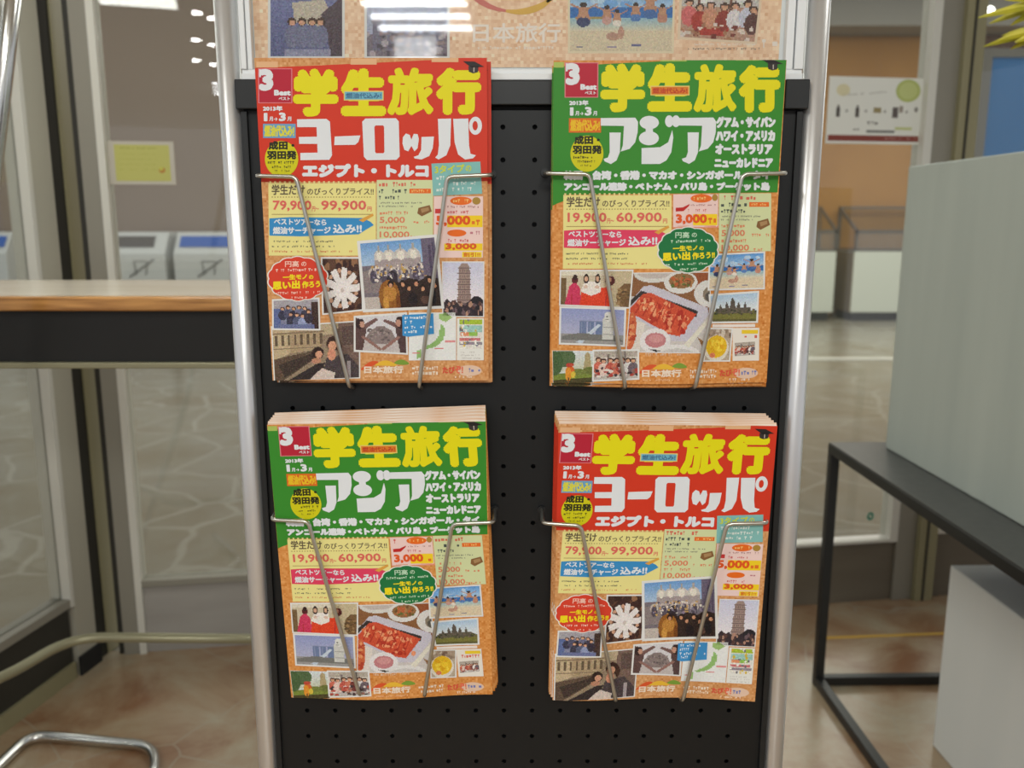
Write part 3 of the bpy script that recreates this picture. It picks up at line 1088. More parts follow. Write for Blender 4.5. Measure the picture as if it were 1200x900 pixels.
def pic_street():
    p = Pic(92, 62, (150, 132, 110)).rect(0, 0, 1, 0.2, (188, 170, 140))
    p.poly([(0, 0), (0.24, 0), (0.2, 0.5), (0, 0.62)], (196, 176, 142)).poly([(0.2, 0.08), (0.56, 0.12), (0.56, 0.44), (0.2, 0.5)], (176, 154, 122))
    for k in range(8):
        p.rect(0.02 + k * 0.075, 0.16, 0.05 + k * 0.075, 0.36, (104, 88, 70))
    p.rect(0, 0.12, 0.6, 0.145, (140, 120, 96)).rect(0, 0.4, 0.56, 0.42, (128, 110, 90))
    p.poly([(0.0, 0.6), (0.5, 0.46), (0.56, 0.55), (0.1, 1), (0, 1)], (96, 78, 64)).poly([(0.05, 0.7), (0.46, 0.52), (0.5, 0.6), (0.12, 0.95)], (66, 54, 48))
    p.poly([(0.76, 0), (1, 0), (1, 1), (0.86, 1), (0.74, 0.4)], (120, 98, 88)).rect(0.8, 0.06, 0.94, 0.4, (98, 80, 74))
    p.poly([(0.55, 1), (0.62, 0.62), (0.86, 0.56), (1, 0.8), (1, 1)], (76, 66, 68)).poly([(0.16, 1), (0.5, 0.72), (0.6, 0.7), (0.55, 1)], (52, 44, 44))
    p.poly([(0.42, 1), (0.56, 0.8), (0.72, 0.9), (0.7, 1)], (214, 198, 188))
    p.ell(0.52, 0.52, 0.07, 0.11, (50, 34, 30)).ell(0.53, 0.55, 0.042, 0.07, (210, 156, 128)).ell(0.50, 0.66, 0.06, 0.05, (190, 136, 110))
    p.ell(0.70, 0.36, 0.08, 0.13, (62, 40, 34)).ell(0.69, 0.40, 0.048, 0.085, (216, 160, 130)).ell(0.68, 0.56, 0.05, 0.11, (214, 150, 122)).ell(0.77, 0.44, 0.03, 0.12, (70, 46, 38))
    p.rect(0.86, 0.7, 0.9, 1, (170, 160, 162))
    return p.noise(10)


def pic_arms():
    p = Pic(56, 38, (216, 214, 218)).rect(0, 0.72, 1, 1, (198, 190, 188))
    p.poly([(0.18, 0.66), (0.3, 0.4), (0.42, 0.3), (0.58, 0.3), (0.72, 0.42), (0.8, 0.66), (0.62, 0.78), (0.38, 0.78)], (140, 126, 124))
    p.speck(0.26, 0.36, 0.74, 0.72, [(120, 108, 106), (160, 146, 142), (104, 94, 94)], 40, 0.03)
    p.poly([(0, 0), (0.16, 0.1), (0.22, 0.4), (0.14, 1), (0, 1)], (96, 72, 70)).poly([(1, 0), (0.86, 0.1), (0.8, 0.4), (0.88, 1), (1, 1)], (86, 66, 66))
    p.poly([(0.14, 0.24), (0.42, 0.04), (0.46, 0.1), (0.2, 0.36)], (120, 90, 86)).poly([(0.88, 0.24), (0.58, 0.1), (0.55, 0.16), (0.82, 0.36)], (120, 90, 86))
    p.poly([(0.1, 0.6), (0.16, 0.56), (0.52, 0.92), (0.48, 0.98)], (150, 112, 104)).poly([(0.9, 0.6), (0.84, 0.56), (0.5, 0.92), (0.54, 0.98)], (150, 112, 104))
    p.ell(0.09, 0.2, 0.09, 0.16, (56, 40, 40)).ell(0.13, 0.22, 0.05, 0.1, (196, 150, 130)).ell(0.9, 0.2, 0.1, 0.16, (52, 38, 38)).ell(0.86, 0.22, 0.05, 0.1, (196, 150, 130))
    return p.noise(6)


def pic_map():
    p = Pic(30, 44, (236, 238, 236))
    p.poly([(0.62, 0.04), (0.8, 0.0), (0.92, 0.1), (0.78, 0.2), (0.66, 0.16)], (160, 196, 120))
    p.poly([(0.68, 0.24), (0.78, 0.34), (0.74, 0.56), (0.6, 0.7), (0.36, 0.78), (0.26, 0.74), (0.5, 0.64), (0.62, 0.5)], (150, 192, 116))
    p.poly([(0.12, 0.8), (0.24, 0.78), (0.24, 0.94), (0.14, 0.98)], (150, 192, 116))
    p.rect(0.78, 0.58, 1.0, 0.64, (226, 150, 150)).rect(0.52, 0.74, 0.72, 0.78, (220, 130, 130)).rect(0.04, 0.84, 0.2, 0.87, (220, 130, 130))
    return p.noise(3)


def pic_ad():
    p = Pic(24, 30, (232, 228, 220)).rect(0, 0, 1, 0.18, (170, 196, 60)).rect(0, 0.2, 1, 0.42, (160, 204, 196)).rect(0.04, 0.45, 0.7, 0.56, (226, 150, 110)).rect(0.4, 0.44, 0.8, 0.58, (150, 196, 90))
    p.rect(0, 0.62, 0.9, 0.74, (206, 120, 120)).rect(0, 0.76, 1, 0.88, (150, 140, 150))
    return p.speck(0, 0, 1, 1, [(240, 236, 230), (120, 120, 130), (220, 190, 60)], 22, 0.06).noise(10)


def red_cover(parent, bend):
    A = Art(sheet_map(290, 22, 100, 1132, 1146, 48, 1592))
    cork_sheet(A, 0.210, 0.297, 0.0019)
    RED = (216, 58, 34)
    A.poly([(22, 96), (330, 84), (870, 58), (1000, 46), (1132, 46), (1140, 636), (52, 640)], RED, 1)
    for x0, x1, y in ((32, 135, 66), (482, 606, 52), (868, 996, 40)):
        A.rect(x0, y, x1, y + 28, (232, 184, 138), 2)
    common_head(A, 45, 0, 1.0, (116, 186, 206), (66, 110, 150), (112, 166, 206), (226, 220, 70),
                [('学', 206, 98, 424, 328, 15), ('生', 434, 98, 652, 326, 17), ('旅', 656, 94, 878, 322, 11), ('行', 888, 94, 1106, 320, 16)])

    def k(x, y):
        return ((345 + x / 5.4545 - 290) * 4.068, (70 + y / 5.4545 - 55) * 4.068)

    def kp(pts):
        A.poly([k(*p) for p in pts], WHT, 3)
    kp([(2, 375), (190, 372), (213, 390), (218, 480), (226, 605), (208, 634), (22, 636), (22, 590), (133, 588), (131, 532), (15, 532), (13, 488), (129, 486), (127, 425), (2, 425)])
    kp([(243, 485), (408, 478), (395, 520), (375, 538), (240, 540)])
    A.ring([k(*p) for p in ((420, 390), (440, 370), (636, 368), (654, 388), (660, 612), (640, 634), (450, 636), (430, 614))],
           [k(*p) for p in ((498, 424), (506, 414), (554, 414), (560, 424), (562, 582), (556, 592), (508, 592), (502, 582))], WHT, 3)
    kp([(680, 490), (700, 465), (725, 475), (735, 505), (750, 468), (775, 470), (783, 500), (775, 560), (755, 580), (735, 545), (715, 580), (690, 570), (678, 530)])
    kp([(800, 488), (880, 485), (872, 560), (850, 610), (800, 632), (755, 625), (750, 615), (780, 605), (798, 570)])
    kp([(905, 372), (990, 370), (985, 540), (960, 605), (910, 632), (888, 620), (905, 600), (912, 540)])
    kp([(1003, 372), (1100, 370), (1105, 540), (1115, 595), (1150, 605), (1130, 625), (1080, 632), (1035, 600), (1012, 520)])
    n = 20
    A.ring([k(1146 + 42 * math.cos(2 * math.pi * i / n), 416 + 58 * math.sin(2 * math.pi * i / n)) for i in range(n)],
           [k(1144 + 17 * math.cos(2 * math.pi * i / n), 416 + 30 * math.sin(2 * math.pi * i / n)) for i in range(n)], WHT, 3)
    A.text('エジプト・トルコ', 248, 552, 856, 618, WHT, 3, 6.5)
    note_yellow(A, 86, 646, 602, 992, ('79,900', '99,900'), (58, 146, 206), '学生だけ')
    note_green(A, 606, 630, 876, 912, 806)
    A.poly([(868, 552), (1102, 542), (1112, 696), (876, 706)], (136, 194, 190), 3)
    A.text('3タイプ', 884, 560, 1026, 600, (210, 220, 70), 4, 1.6, -6)
    A.text('の', 1032, 560, 1060, 590, (210, 220, 70), 4, 1.0)
    for y, e in ((612, 1040), (640, 1090), (668, 1060)):
        A.scrib(892, y, e, y + 18, (226, 236, 230), 4, -4)
    # right-hand price column
    A.rect(880, 708, 1116, 1002, (244, 214, 208), 2)
    A.scrib(892, 716, 920, 740, (214, 100, 90), 3)
    A.ell(1010, 730, 52, 20, (238, 112, 34), 3)
    A.scrib(972, 722, 1048, 738, (250, 200, 120), 4)
    A.ell(1084, 730, 20, 18, (176, 140, 60), 3)
    A.rect(886, 768, 926, 790, (206, 60, 60), 3)
    A.scrib(944, 754, 1100, 764, (170, 110, 110), 3)
    A.scrib(944, 776, 1050, 792, (214, 120, 120), 3)
    A.rect(944, 800, 1114, 856, (250, 214, 40), 3)
    A.text('5,000', 890, 800, 1056, 852, (232, 92, 34), 4, 3.2)
    A.scrib(1062, 820, 1108, 846, (232, 120, 40), 4)
    A.ell(990, 884, 46, 17, (238, 112, 34), 3)
    A.scrib(1054, 874, 1100, 892, (200, 130, 140), 3)
    A.scrib(948, 912, 1046, 928, (214, 120, 120), 3)
    A.rect(930, 934, 1114, 968, (250, 214, 40), 3)
    A.text('3,000', 936, 932, 1086, 966, (226, 96, 40), 4, 2.6)
    A.rect(1016, 974, 1110, 1000, (250, 226, 60), 4)
    A.text('割引!!', 1022, 976, 1104, 998, (226, 130, 40), 5, 1.0)
    B = 752.6
    # snapshots
    A.pic(pic_street(), [(100, 584 + B), (520, 556 + B), (520, 822 + B), (112, 842 + B)], 2, 6)
    A.pic(pic_group(), [(108, 456 + B), (322, 448 + B), (326, 590 + B), (108, 588 + B)], 4, 8)
    A.pic(pic_circle(), [(344, 254 + B), (530, 254 + B), (534, 496 + B), (350, 516 + B)], 2, 8)
    A.pic(pic_basilica(), [(526, 182 + B), (882, 152 + B), (916, 480 + B), (552, 496 + B)], 5, 14)
    A.pic(pic_tower(), [(924, 272 + B), (1118, 272 + B), (1118, 530 + B), (926, 528 + B)], 3, 5)
    A.rect(760, 512 + B, 988, 742 + B, (238, 240, 238), 3)
    A.pic(pic_map(), [(770, 514 + B), (984, 512 + B), (984, 738 + B), (770, 740 + B)], 4, 0)
    A.rect(992, 540 + B, 1122, 742 + B, (236, 236, 230), 3)
    A.pic(pic_ad(), [(1004, 546 + B), (1114, 546 + B), (1114, 686 + B), (1004, 686 + B)], 4, 0)
    for y in (700, 714, 728):
        A.scrib(1010, y + B, 1108, y + 8 + B, (200, 196, 190), 4)
    A.pic(pic_arms(), [(504, 536 + B), (742, 520 + B), (748, 706 + B), (504, 690 + B)], 5, 9)
    A.poly([(728, 524 + B), (878, 516 + B), (882, 614 + B), (756, 628 + B), (730, 622 + B)], (64, 150, 212), 7)
    for y, e in ((530, 850), (552, 800), (576, 872), (598, 800)):
        A.scrib(740, y + B, e, y + 15 + B, (226, 238, 246), 8, -4)
    cloud(A, 226, 350 + B, 140, 102, (222, 68, 46), 6)
    cloud_text(A, 226, 352 + B, 280, (250, 206, 190), 8)
    foot_band(A, 530, 838 + B, 530)
    return A.build('front_cover', M['print'], parent, bend)


def pic_dress():
    p = Pic(78, 40, (206, 194, 168)).rect(0, 0, 1, 0.12, (224, 216, 196)).rect(0.62, 0, 1, 1, (200, 184, 150)).rect(0.0, 0.2, 0.08, 1, (120, 96, 66))
    p.ell(0.95, 0.7, 0.14, 0.36, (120, 92, 60)).rect(0.7, 0.08, 0.73, 0.9, (176, 160, 130)).speck(0.82, 0.5, 1, 1, [(90, 70, 50), (160, 130, 90)], 18, 0.03)
    p.poly([(0.06, 1), (0.12, 0.45), (0.2, 0.3), (0.28, 0.5), (0.3, 1)], (206, 60, 96)).ell(0.2, 0.26, 0.05, 0.1, (96, 40, 44)).ell(0.2, 0.18, 0.03, 0.08, (60, 40, 36))
    p.poly([(0.28, 1), (0.31, 0.44), (0.5, 0.5), (0.72, 0.44), (0.76, 1)], (224, 70, 40)).poly([(0.29, 0.6), (0.34, 0.3), (0.56, 0.3), (0.58, 0.6), (0.44, 0.72)], (236, 230, 222))
    for x in (0.36, 0.52):
        p.ell(x, 0.22, 0.038, 0.14, (50, 34, 34)).ell(x, 0.22, 0.024, 0.08, (214, 170, 140)).ell(x, 0.46, 0.03, 0.05, (222, 190, 170))
    p.ell(0.7, 0.28, 0.07, 0.14, (90, 40, 40)).ell(0.69, 0.24, 0.03, 0.07, (190, 140, 116))
    for x in (0.16, 0.24, 0.38, 0.47, 0.56, 0.66):
        p.rect(x, 0.7, x + 0.008, 1, (176, 46, 50))
    return p.noise(8)


def pic_lion():
    p = Pic(74, 44, (150, 160, 200)).grad((148, 158, 204), (178, 180, 206), 0, 0.75).rect(0, 0.72, 1, 1, (156, 154, 152))
    p.rect(0.28, 0.34, 0.68, 0.37, (134, 142, 172))
    for x in (0.3, 0.43, 0.56):
        p.rect(x, 0.36, x + 0.1, 0.74, (112, 128, 164)).rect(x + 0.03, 0.38, x + 0.04, 0.72, (140, 150, 180))
    p.poly([(0.24, 0.98), (0.6, 0.42), (0.64, 0.46), (0.34, 1)], (196, 208, 222)).poly([(0.02, 0.8), (0.3, 0.7), (0.9, 0.76), (1, 0.9), (0, 0.92)], (120, 120, 116))
    p.poly([(0.66, 0.86), (0.66, 0.3), (0.72, 0.12), (0.8, 0.1), (0.85, 0.24), (0.84, 0.86)], (206, 206, 200)).ell(0.755, 0.2, 0.07, 0.14, (220, 220, 214))
    p.rect(0.67, 0.5, 0.84, 0.52, (160, 160, 156)).rect(0.68, 0.7, 0.84, 0.72, (160, 160, 156)).ell(0.73, 0.2, 0.014, 0.02, (110, 110, 108)).rect(0.7, 0.28, 0.76, 0.30, (130, 130, 126))
    return p.noise(6)


def pic_temple():
    p = Pic(52, 44, (206, 214, 208)).grad((214, 222, 226), (200, 204, 180), 0, 0.6).rect(0, 0.66, 1, 1, (124, 140, 62)).rect(0, 0.84, 1, 1, (76, 70, 40))
    p.ell(0.3, 0.2, 0.26, 0.28, (86, 108, 72)).ell(0.05, 0.35, 0.2, 0.35, (74, 100, 62))
    p.poly([(0.74, 0.7), (0.8, 0.1), (0.86, 0.02), (0.92, 0.1), (0.96, 0.7)], (176, 160, 120)).ell(0.92, 0.62, 0.2, 0.12, (110, 118, 60)).ell(0.6, 0.64, 0.2, 0.1, (120, 130, 66))
    p.ell(0.42, 0.6, 0.11, 0.16, (214, 104, 46)).ell(0.42, 0.42, 0.1, 0.06, (190, 76, 60)).ell(0.38, 0.7, 0.08, 0.2, (226, 150, 50)).rect(0.36, 0.8, 0.40, 0.96, (110, 80, 40)).ell(0.5, 0.72, 0.06, 0.1, (216, 190, 70))
    return p.noise(10)


def pic_trishaw():
    p = Pic(56, 38, (214, 206, 196)).rect(0, 0.8, 1, 1, (190, 184, 178)).rect(0, 0, 1, 0.2, (180, 170, 158)).rect(0.3, 0.1, 0.36, 0.6, (120, 110, 106)).rect(0.7, 0.0, 0.74, 0.6, (130, 120, 116))
    for x, c in ((0.1, (206, 110, 90)), (0.22, (226, 200, 190)), (0.38, (190, 90, 76)), (0.52, (206, 120, 96)), (0.64, (120, 60, 56)), (0.78, (236, 232, 230)), (0.9, (110, 96, 104))):
        p.person(x, 0.28 + 0.06 * random.random(), 0.2, c)
    p.speck(0, 0.6, 1, 0.95, [(176, 70, 60), (70, 56, 58), (226, 216, 210), (150, 110, 96)], 36, 0.05)
    return p.noise(12)


def pic_crab():
    p = Pic(104, 92, (206, 200, 196))
    p.poly([(0, 0), (1, 0), (1, 0.5), (0.4, 0.2), (0, 0.3)], (140, 96, 62)).rect(0.8, 0, 1, 0.2, (150, 84, 50))
    p.ell(0.27, 0.0, 0.26, 0.12, (216, 214, 208)).ell(0.27, -0.01, 0.22, 0.08, (196, 186, 180))
    p.ell(0.62, 0.12, 0.215, 0.14, (222, 220, 216)).ell(0.63, 0.10, 0.165, 0.095, (150, 110, 70)).speck(0.5, 0.04, 0.76, 0.17, [(120, 84, 50), (176, 130, 84), (96, 110, 56), (190, 100, 60)], 46, 0.02)
    p.ell(1.0, 0.26, 0.2, 0.17, (220, 218, 214)).ell(1.02, 0.27, 0.11, 0.1, (140, 128, 110)).ell(1.0, 0.3, 0.06, 0.06, (90, 86, 80))
    p.poly([(0.0, 0.36), (0.14, 0.17), (0.24, 0.15), (0.98, 0.44), (1.0, 0.52), (0.74, 0.86), (0.56, 0.86), (0, 0.52)], (202, 198, 210))
    p.poly([(0.0, 0.34), (0.12, 0.22), (0.86, 0.48), (0.84, 0.56), (0.1, 0.3), (0, 0.42)], (58, 50, 48))
    p.poly([(0.0, 0.44), (0.15, 0.26), (0.25, 0.25), (0.84, 0.52), (0.64, 0.80), (0.50, 0.77), (0.0, 0.50)], (206, 82, 54))
    p.speck(0.08, 0.33, 0.28, 0.46, [(236, 176, 130), (226, 120, 80), (190, 60, 40)], 26, 0.03).speck(0.25, 0.38, 0.55, 0.62, [(236, 160, 116), (222, 100, 66), (180, 56, 40)], 44, 0.03)
    p.speck(0.44, 0.5, 0.74, 0.74, [(232, 150, 110), (216, 90, 60), (176, 50, 36)], 40, 0.03)
    for k in range(7):
        x = 0.16 + k * 0.09
        p.poly([(x, 0.30 + k * 0.032), (x + 0.01, 0.30 + k * 0.032), (x - 0.08, 0.52 + k * 0.036), (x - 0.095, 0.51 + k * 0.036)], (176, 56, 40))
    p.poly([(0, 0.56), (0.2, 0.64), (0.16, 1), (0, 1)], (224, 216, 206)).ell(0.03, 0.74, 0.07, 0.24, (206, 104, 66)).speck(0, 0.55, 0.08, 0.95, [(226, 150, 100), (180, 70, 46)], 18, 0.025)
    p.ell(0.34, 0.86, 0.19, 0.16, (230, 226, 226)).ell(0.345, 0.85, 0.13, 0.095, (196, 130, 134)).ell(0.35, 0.83, 0.09, 0.05, (210, 150, 150))
    p.ell(0.62, 1.04, 0.3, 0.14, (226, 224, 222)).ell(0.62, 1.06, 0.24, 0.11, (206, 202, 200)).poly([(0.26, 0.96), (0.42, 0.98), (0.36, 1)], (50, 46, 46))
    p.poly([(0.7, 0.9), (1, 0.56), (1, 0.62), (0.76, 0.94)], (226, 222, 206)).poly([(0.86, 0.8), (0.96, 0.98), (1, 0.98), (1, 0.9)], (150, 110, 70))
    return p.noise(6)


def pic_beach(w=58, h=40):
    p = Pic(w, h, (222, 206, 176)).grad((96, 156, 220), (176, 206, 232), 0, 0.34).rect(0, 0.34, 1, 0.5, (54, 116, 186)).grad((150, 190, 206), (226, 212, 184), 0.5, 0.7)
    p.rect(0.05, 0.48, 0.4, 0.52, (170, 150, 90)).speck(0, 0.1, 1, 0.3, [(190, 214, 236), (120, 172, 226)], 12, 0.06)
    for x, y, s, c in ((0.13, 0.3, 0.13, (60, 70, 110)), (0.36, 0.34, 0.1, (206, 160, 150)), (0.46, 0.4, 0.09, (236, 226, 214)), (0.64, 0.3, 0.1, (90, 130, 190)), (0.78, 0.18, 0.13, (70, 110, 170)), (0.9, 0.32, 0.1, (196, 140, 120))):
        p.ell(x, y + 1.6 * s, 0.5 * s, 0.8 * s, (190, 140, 110)).ell(x, y + 2.0 * s, 0.5 * s, 0.6 * s, c).ell(x, y + 0.8 * s, 0.35 * s, 0.7 * s, (196, 146, 116)).ell(x, y, 0.26 * s, 0.3 * s, (60, 44, 40))
        p.poly([(x - 0.1 * s, y + 0.7 * s), (x - 1.2 * s, y - 0.1 * s), (x - 1.1 * s, y - 0.25 * s), (x, y + 0.5 * s)], (190, 140, 112))
        p.poly([(x, y + 0.6 * s), (x + 1.1 * s, y - 0.2 * s), (x + 1.1 * s, y - 0.05 * s), (x + 0.1 * s, y + 0.8 * s)], (190, 140, 112))
    p.ell(0.42, 0.78, 0.07, 0.06, (190, 150, 130)).ell(0.5, 0.72, 0.03, 0.1, (196, 150, 130)).rect(0.36, 0.92, 0.46, 0.94, (130, 120, 160)).rect(0.6, 0.9, 0.7, 0.92, (110, 110, 150)).rect(0.06, 0.93, 0.12, 0.95, (120, 120, 150))
    return p.noise(7)


def pic_wat():
    p = Pic(52, 34, (206, 220, 236)).grad((176, 204, 230), (228, 232, 232), 0, 0.6).rect(0, 0.62, 1, 1, (124, 122, 62)).rect(0, 0.9, 1, 1, (98, 96, 56))
    for x, h, w in ((0.2, 0.34, 0.05), (0.34, 0.26, 0.05), (0.47, 0.1, 0.07), (0.6, 0.26, 0.05), (0.74, 0.3, 0.05)):
        p.poly([(x - w, 0.66), (x - w * 0.7, h + 0.16), (x, h), (x + w * 0.7, h + 0.16), (x + w, 0.66)], (92, 84, 76))
    return p.rect(0.1, 0.5, 0.86, 0.7, (98, 90, 78)).speck(0, 0.56, 1, 0.74, [(60, 64, 48), (84, 84, 60), (110, 100, 84)], 40, 0.035).noise(7)


def pic_mango():
    p = Pic(38, 42, (186, 170, 150)).rect(0, 0, 1, 0.28, (170, 150, 130)).speck(0, 0, 1, 0.3, [(120, 96, 80), (210, 196, 180), (150, 130, 110)], 16, 0.08)
    p.ell(0.45, 0.62, 0.5, 0.42, (226, 220, 206)).ell(0.45, 0.56, 0.42, 0.36, (232, 188, 40)).speck(0.2, 0.35, 0.7, 0.75, [(246, 214, 70), (226, 170, 30), (240, 200, 50)], 26, 0.08).ell(0.3, 0.84, 0.12, 0.08, (222, 130, 90))
    return p.noise(8)


def green_cover(parent, bend):
    A = Art(sheet_map(630, 60, 58, 1192, 1104, 62, 1600))
    cork_sheet(A, 0.210, 0.297, 0.0019, (220, 148, 78))
    GRN = (58, 142, 46)
    A.poly([(60, 92), (420, 74), (700, 50), (820, 40), (1192, 40), (1150, 690), (60, 700)], GRN, 1)
    A.poly([(60, 694), (112, 692), (112, 730), (80, 742), (60, 752)], GRN, 1)
    for x0, x1, y in ((62, 110, 70), (580, 706, 42), (946, 1060, 38)):
        A.rect(x0, y, x1, y + 26, (176, 196, 96), 2)
    common_head(A, 120, -26, 1.0, (228, 132, 40), (200, 60, 40), (226, 110, 36), (240, 196, 40),
                [('学', 288, 76, 506, 308, 15), ('生', 516, 76, 734, 306, 17), ('旅', 740, 80, 950, 310, 11), ('行', 958, 84, 1162, 312, 16)])

    def k(x, y):
        return ((690 + x / 5.217 - 630) * 4.068, (70 + y / 5.217 - 55) * 4.068)

    def kp(pts):
        A.poly([k(*p) for p in pts], WHT, 3)

    def ke(x, y, rx, ry):
        kp([(x + rx * math.cos(2 * math.pi * i / 24), y + ry * math.sin(2 * math.pi * i / 24)) for i in range(24)])
    for d in (0, 486):
        kp([(60 + d, 352), (275 + d, 350), (292 + d, 375), (290 + d, 440), (275 + d, 500), (240 + d, 540), (185 + d, 556), (198 + d, 520), (205 + d, 400), (60 + d, 398)])
        kp([(115 + d, 440), (185 + d, 440), (180 + d, 560), (160 + d, 610), (125 + d, 632), (85 + d, 615), (80 + d, 600), (106 + d, 592), (117 + d, 560)])
    ke(362, 380, 60, 41)
    ke(360, 475, 62, 43)
    kp([(340, 405), (385, 405), (385, 450), (340, 450)])
    kp([(315, 535), (430, 530), (480, 500), (505, 425), (512, 470), (500, 560), (470, 610), (430, 632), (315, 632)])
    ke(486, 372, 26, 36)
    ke(528, 372, 26, 36)
    for t, x0, y0, x1, y1 in (('グアム・サイパン', 850, 328, 1140, 384), ('ハワイ・アメリカ', 848, 394, 1138, 448), ('オーストラリア', 846, 458, 1126, 510), ('ニューカレドニア', 842, 524, 1128, 574)):
        A.text(t, x0, y0, x1, y1, WHT, 3, 4.6)
    A.text('韓国・台湾・香港・マカオ・シンガポール・タイ', 112, 584, 1116, 630, WHT, 3, 4.2)
    A.text('アンコール遺跡・ベトナム・バリ島・プーケット島', 114, 640, 1114, 682, WHT, 3, 4.2)
    note_yellow(A, 112, 702, 636, 1052, ('19,900', '60,900'), (228, 66, 100), '学生だけ')
    B = 752.6
    A.rect(644, 698, 862, 854, (244, 212, 206), 2)
    A.rect(642, 848, 866, 858, (236, 150, 120), 2)
    A.ell(780, 718, 52, 20, (238, 112, 34), 3)
    A.scrib(742, 710, 818, 726, (250, 200, 120), 4)
    A.ell(846, 714, 14, 16, (176, 140, 60), 3)
    A.scrib(662, 708, 690, 732, (214, 100, 90), 3)
    A.poly([(656, 762), (690, 760), (724, 744), (722, 752), (694, 778), (656, 780)], (196, 40, 40), 3)
    A.scrib(730, 746, 856, 754, (170, 110, 110), 3)
    A.scrib(716, 768, 806, 782, (214, 120, 120), 3)
    A.rect(740, 792, 858, 846, (250, 214, 40), 3)
    A.text('3,000', 656, 792, 808, 842, (232, 92, 34), 4, 3.2)
    A.scrib(814, 810, 852, 838, (232, 120, 40), 4)
    note_green(A, 866, 694, 1120, 970, 868)
    # snapshots
    A.pic(pic_crab(), [(452, 322 + B), (826, 318 + B), (812, 700 + B), (420, 692 + B)], 2, 4)
    A.scrib(500, 700 + B, 690, 714 + B, (224, 190, 160), 3)
    A.pic(pic_dress(), [(104, 312 + B), (446, 310 + B), (430, 482 + B), (102, 470 + B)], 4, 7)
    A.pic(pic_lion(), [(106, 488 + B), (410, 496 + B), (404, 662 + B), (104, 654 + B)], 4, 9)
    A.pic(pic_temple(), [(66, 694 + B), (262, 694 + B), (262, 842 + B), (70, 862 + B)], 3, 2)
    A.pic(pic_trishaw(), [(266, 694 + B), (472, 690 + B), (474, 818 + B), (264, 832 + B)], 4, 8)
    A.pic(pic_beach(), [(826, 238 + B), (1084, 226 + B), (1084, 392 + B), (820, 396 + B)], 5, 8)
    A.pic(pic_wat(), [(826, 430 + B), (1056, 416 + B), (1050, 552 + B), (836, 552 + B)], 4, 9)
    A.rect(836, 566 + B, 1046, 580 + B, (240, 232, 226), 3)
    A.pic(pic_mango(), [(806, 588 + B), (930, 590 + B), (918, 738 + B), (798, 736 + B)], 3, 7)
    A.rect(936, 584 + B, 1066, 742 + B, (238, 232, 222), 3)
    A.rect(980, 594 + B, 1060, 612 + B, (240, 206, 50), 4)
    A.scrib(960, 616 + B, 1056, 634 + B, (220, 110, 90), 4)
    A.pic(pic_trishaw(), [(946, 656 + B), (1046, 650 + B), (1046, 714 + B), (946, 720 + B)], 4, 0)
    cloud(A, 716, 210 + B, 142, 104, (30, 120, 66), 7)
    cloud_text(A, 716, 212 + B, 284, (196, 226, 196), 9)
    foot_band(A, 480, 848 + B, 480)
    return A.build('front_cover', M['print'], parent, bend)


def make_bend(amp, ph, k):
    def f(x, z):
        t = 1 - z / 0.297
        return -amp * t ** 2.2 * (math.cos(k * 2 * math.pi * x / 0.21 + ph) + 0.25)
    return f


def page_block(parent, bend, thick=0.0026, rise=0.0):
    mb = MB()
    nx, nz = 14, 14
    X = [-0.1045 + 0.209 * i / nx for i in range(nx + 1)]
    Z = [0.0004 + 0.2962 * j / nz for j in range(nz + 1)]
    n = len(mb.v)
    for y in (0.00012, thick):
        for z in Z:
            for x in X:
                mb.v.append(Vector((x, y + bend(x, z), z + (rise * z / 0.297 if y > 0.001 else 0.0))))
    W = nx + 1
    L = W * (nz + 1)
    for s in (0, L):
        for j in range(nz):
            for i in range(nx):
                a = s + j * W + i
                mb.f.append((a, a + 1, a + W + 1, a + W))
                mb.s.append(False)
    rim = [i for i in range(nx)] + [j * W + nx for j in range(nz)] + [nz * W + i for i in range(nx, 0, -1)] + [j * W for j in range(nz, 0, -1)]
    for q in range(len(rim)):
        a, b = rim[q], rim[(q + 1) % len(rim)]
        mb.f.append((a, b, b + L, a + L))
        mb.s.append(False)
    me = bpy.data.meshes.new('pages')
    me.from_pydata([tuple(v) for v in mb.v], [], mb.f)
    bm = bmesh.new()
    bm.from_mesh(me)
    bmesh.ops.recalc_face_normals(bm, faces=bm.faces)
    bm.to_mesh(me)
    bm.free()
    me.materials.append(M['pages'])
    o = bpy.data.objects.new('pages', me)
    COL.objects.link(o)
    o.parent = parent
    return o


def copy_tree(o, parent=None):
    c = o.copy()
    COL.objects.link(c)
    c.parent = parent
    for ch in list(o.children):
        copy_tree(ch, c)
    return c


def pose(o, px, py, Y, roll, tilt, dx=0.0, dz=0.0):
    """bottom centre of a brochure seen at px, py on the plane y = Y"""
    p = unproject(px, py, Y)
    o.location = (p.x + dx, Y, p.z + dz)
    o.rotation_euler = (math.radians(tilt), math.radians(roll), 0)


def stack(maker, bend, label, backs, px, py, Y, roll, tilt, group, step, rise, backpose):
    o = thing('brochure', label, 'brochure', (0, 0, 0), group)
    cv = maker(o, bend)
    page_block(o, bend, rise=rise)
    pose(o, px, py, Y, roll, tilt)
    for i, lab in enumerate(backs, 1):
        c = copy_tree(o)
        c['label'] = lab
        dx, dz, r, t = backpose[i - 1]
        pose(c, px, py, Y + step * i, r, t, dx, dz)
    return o


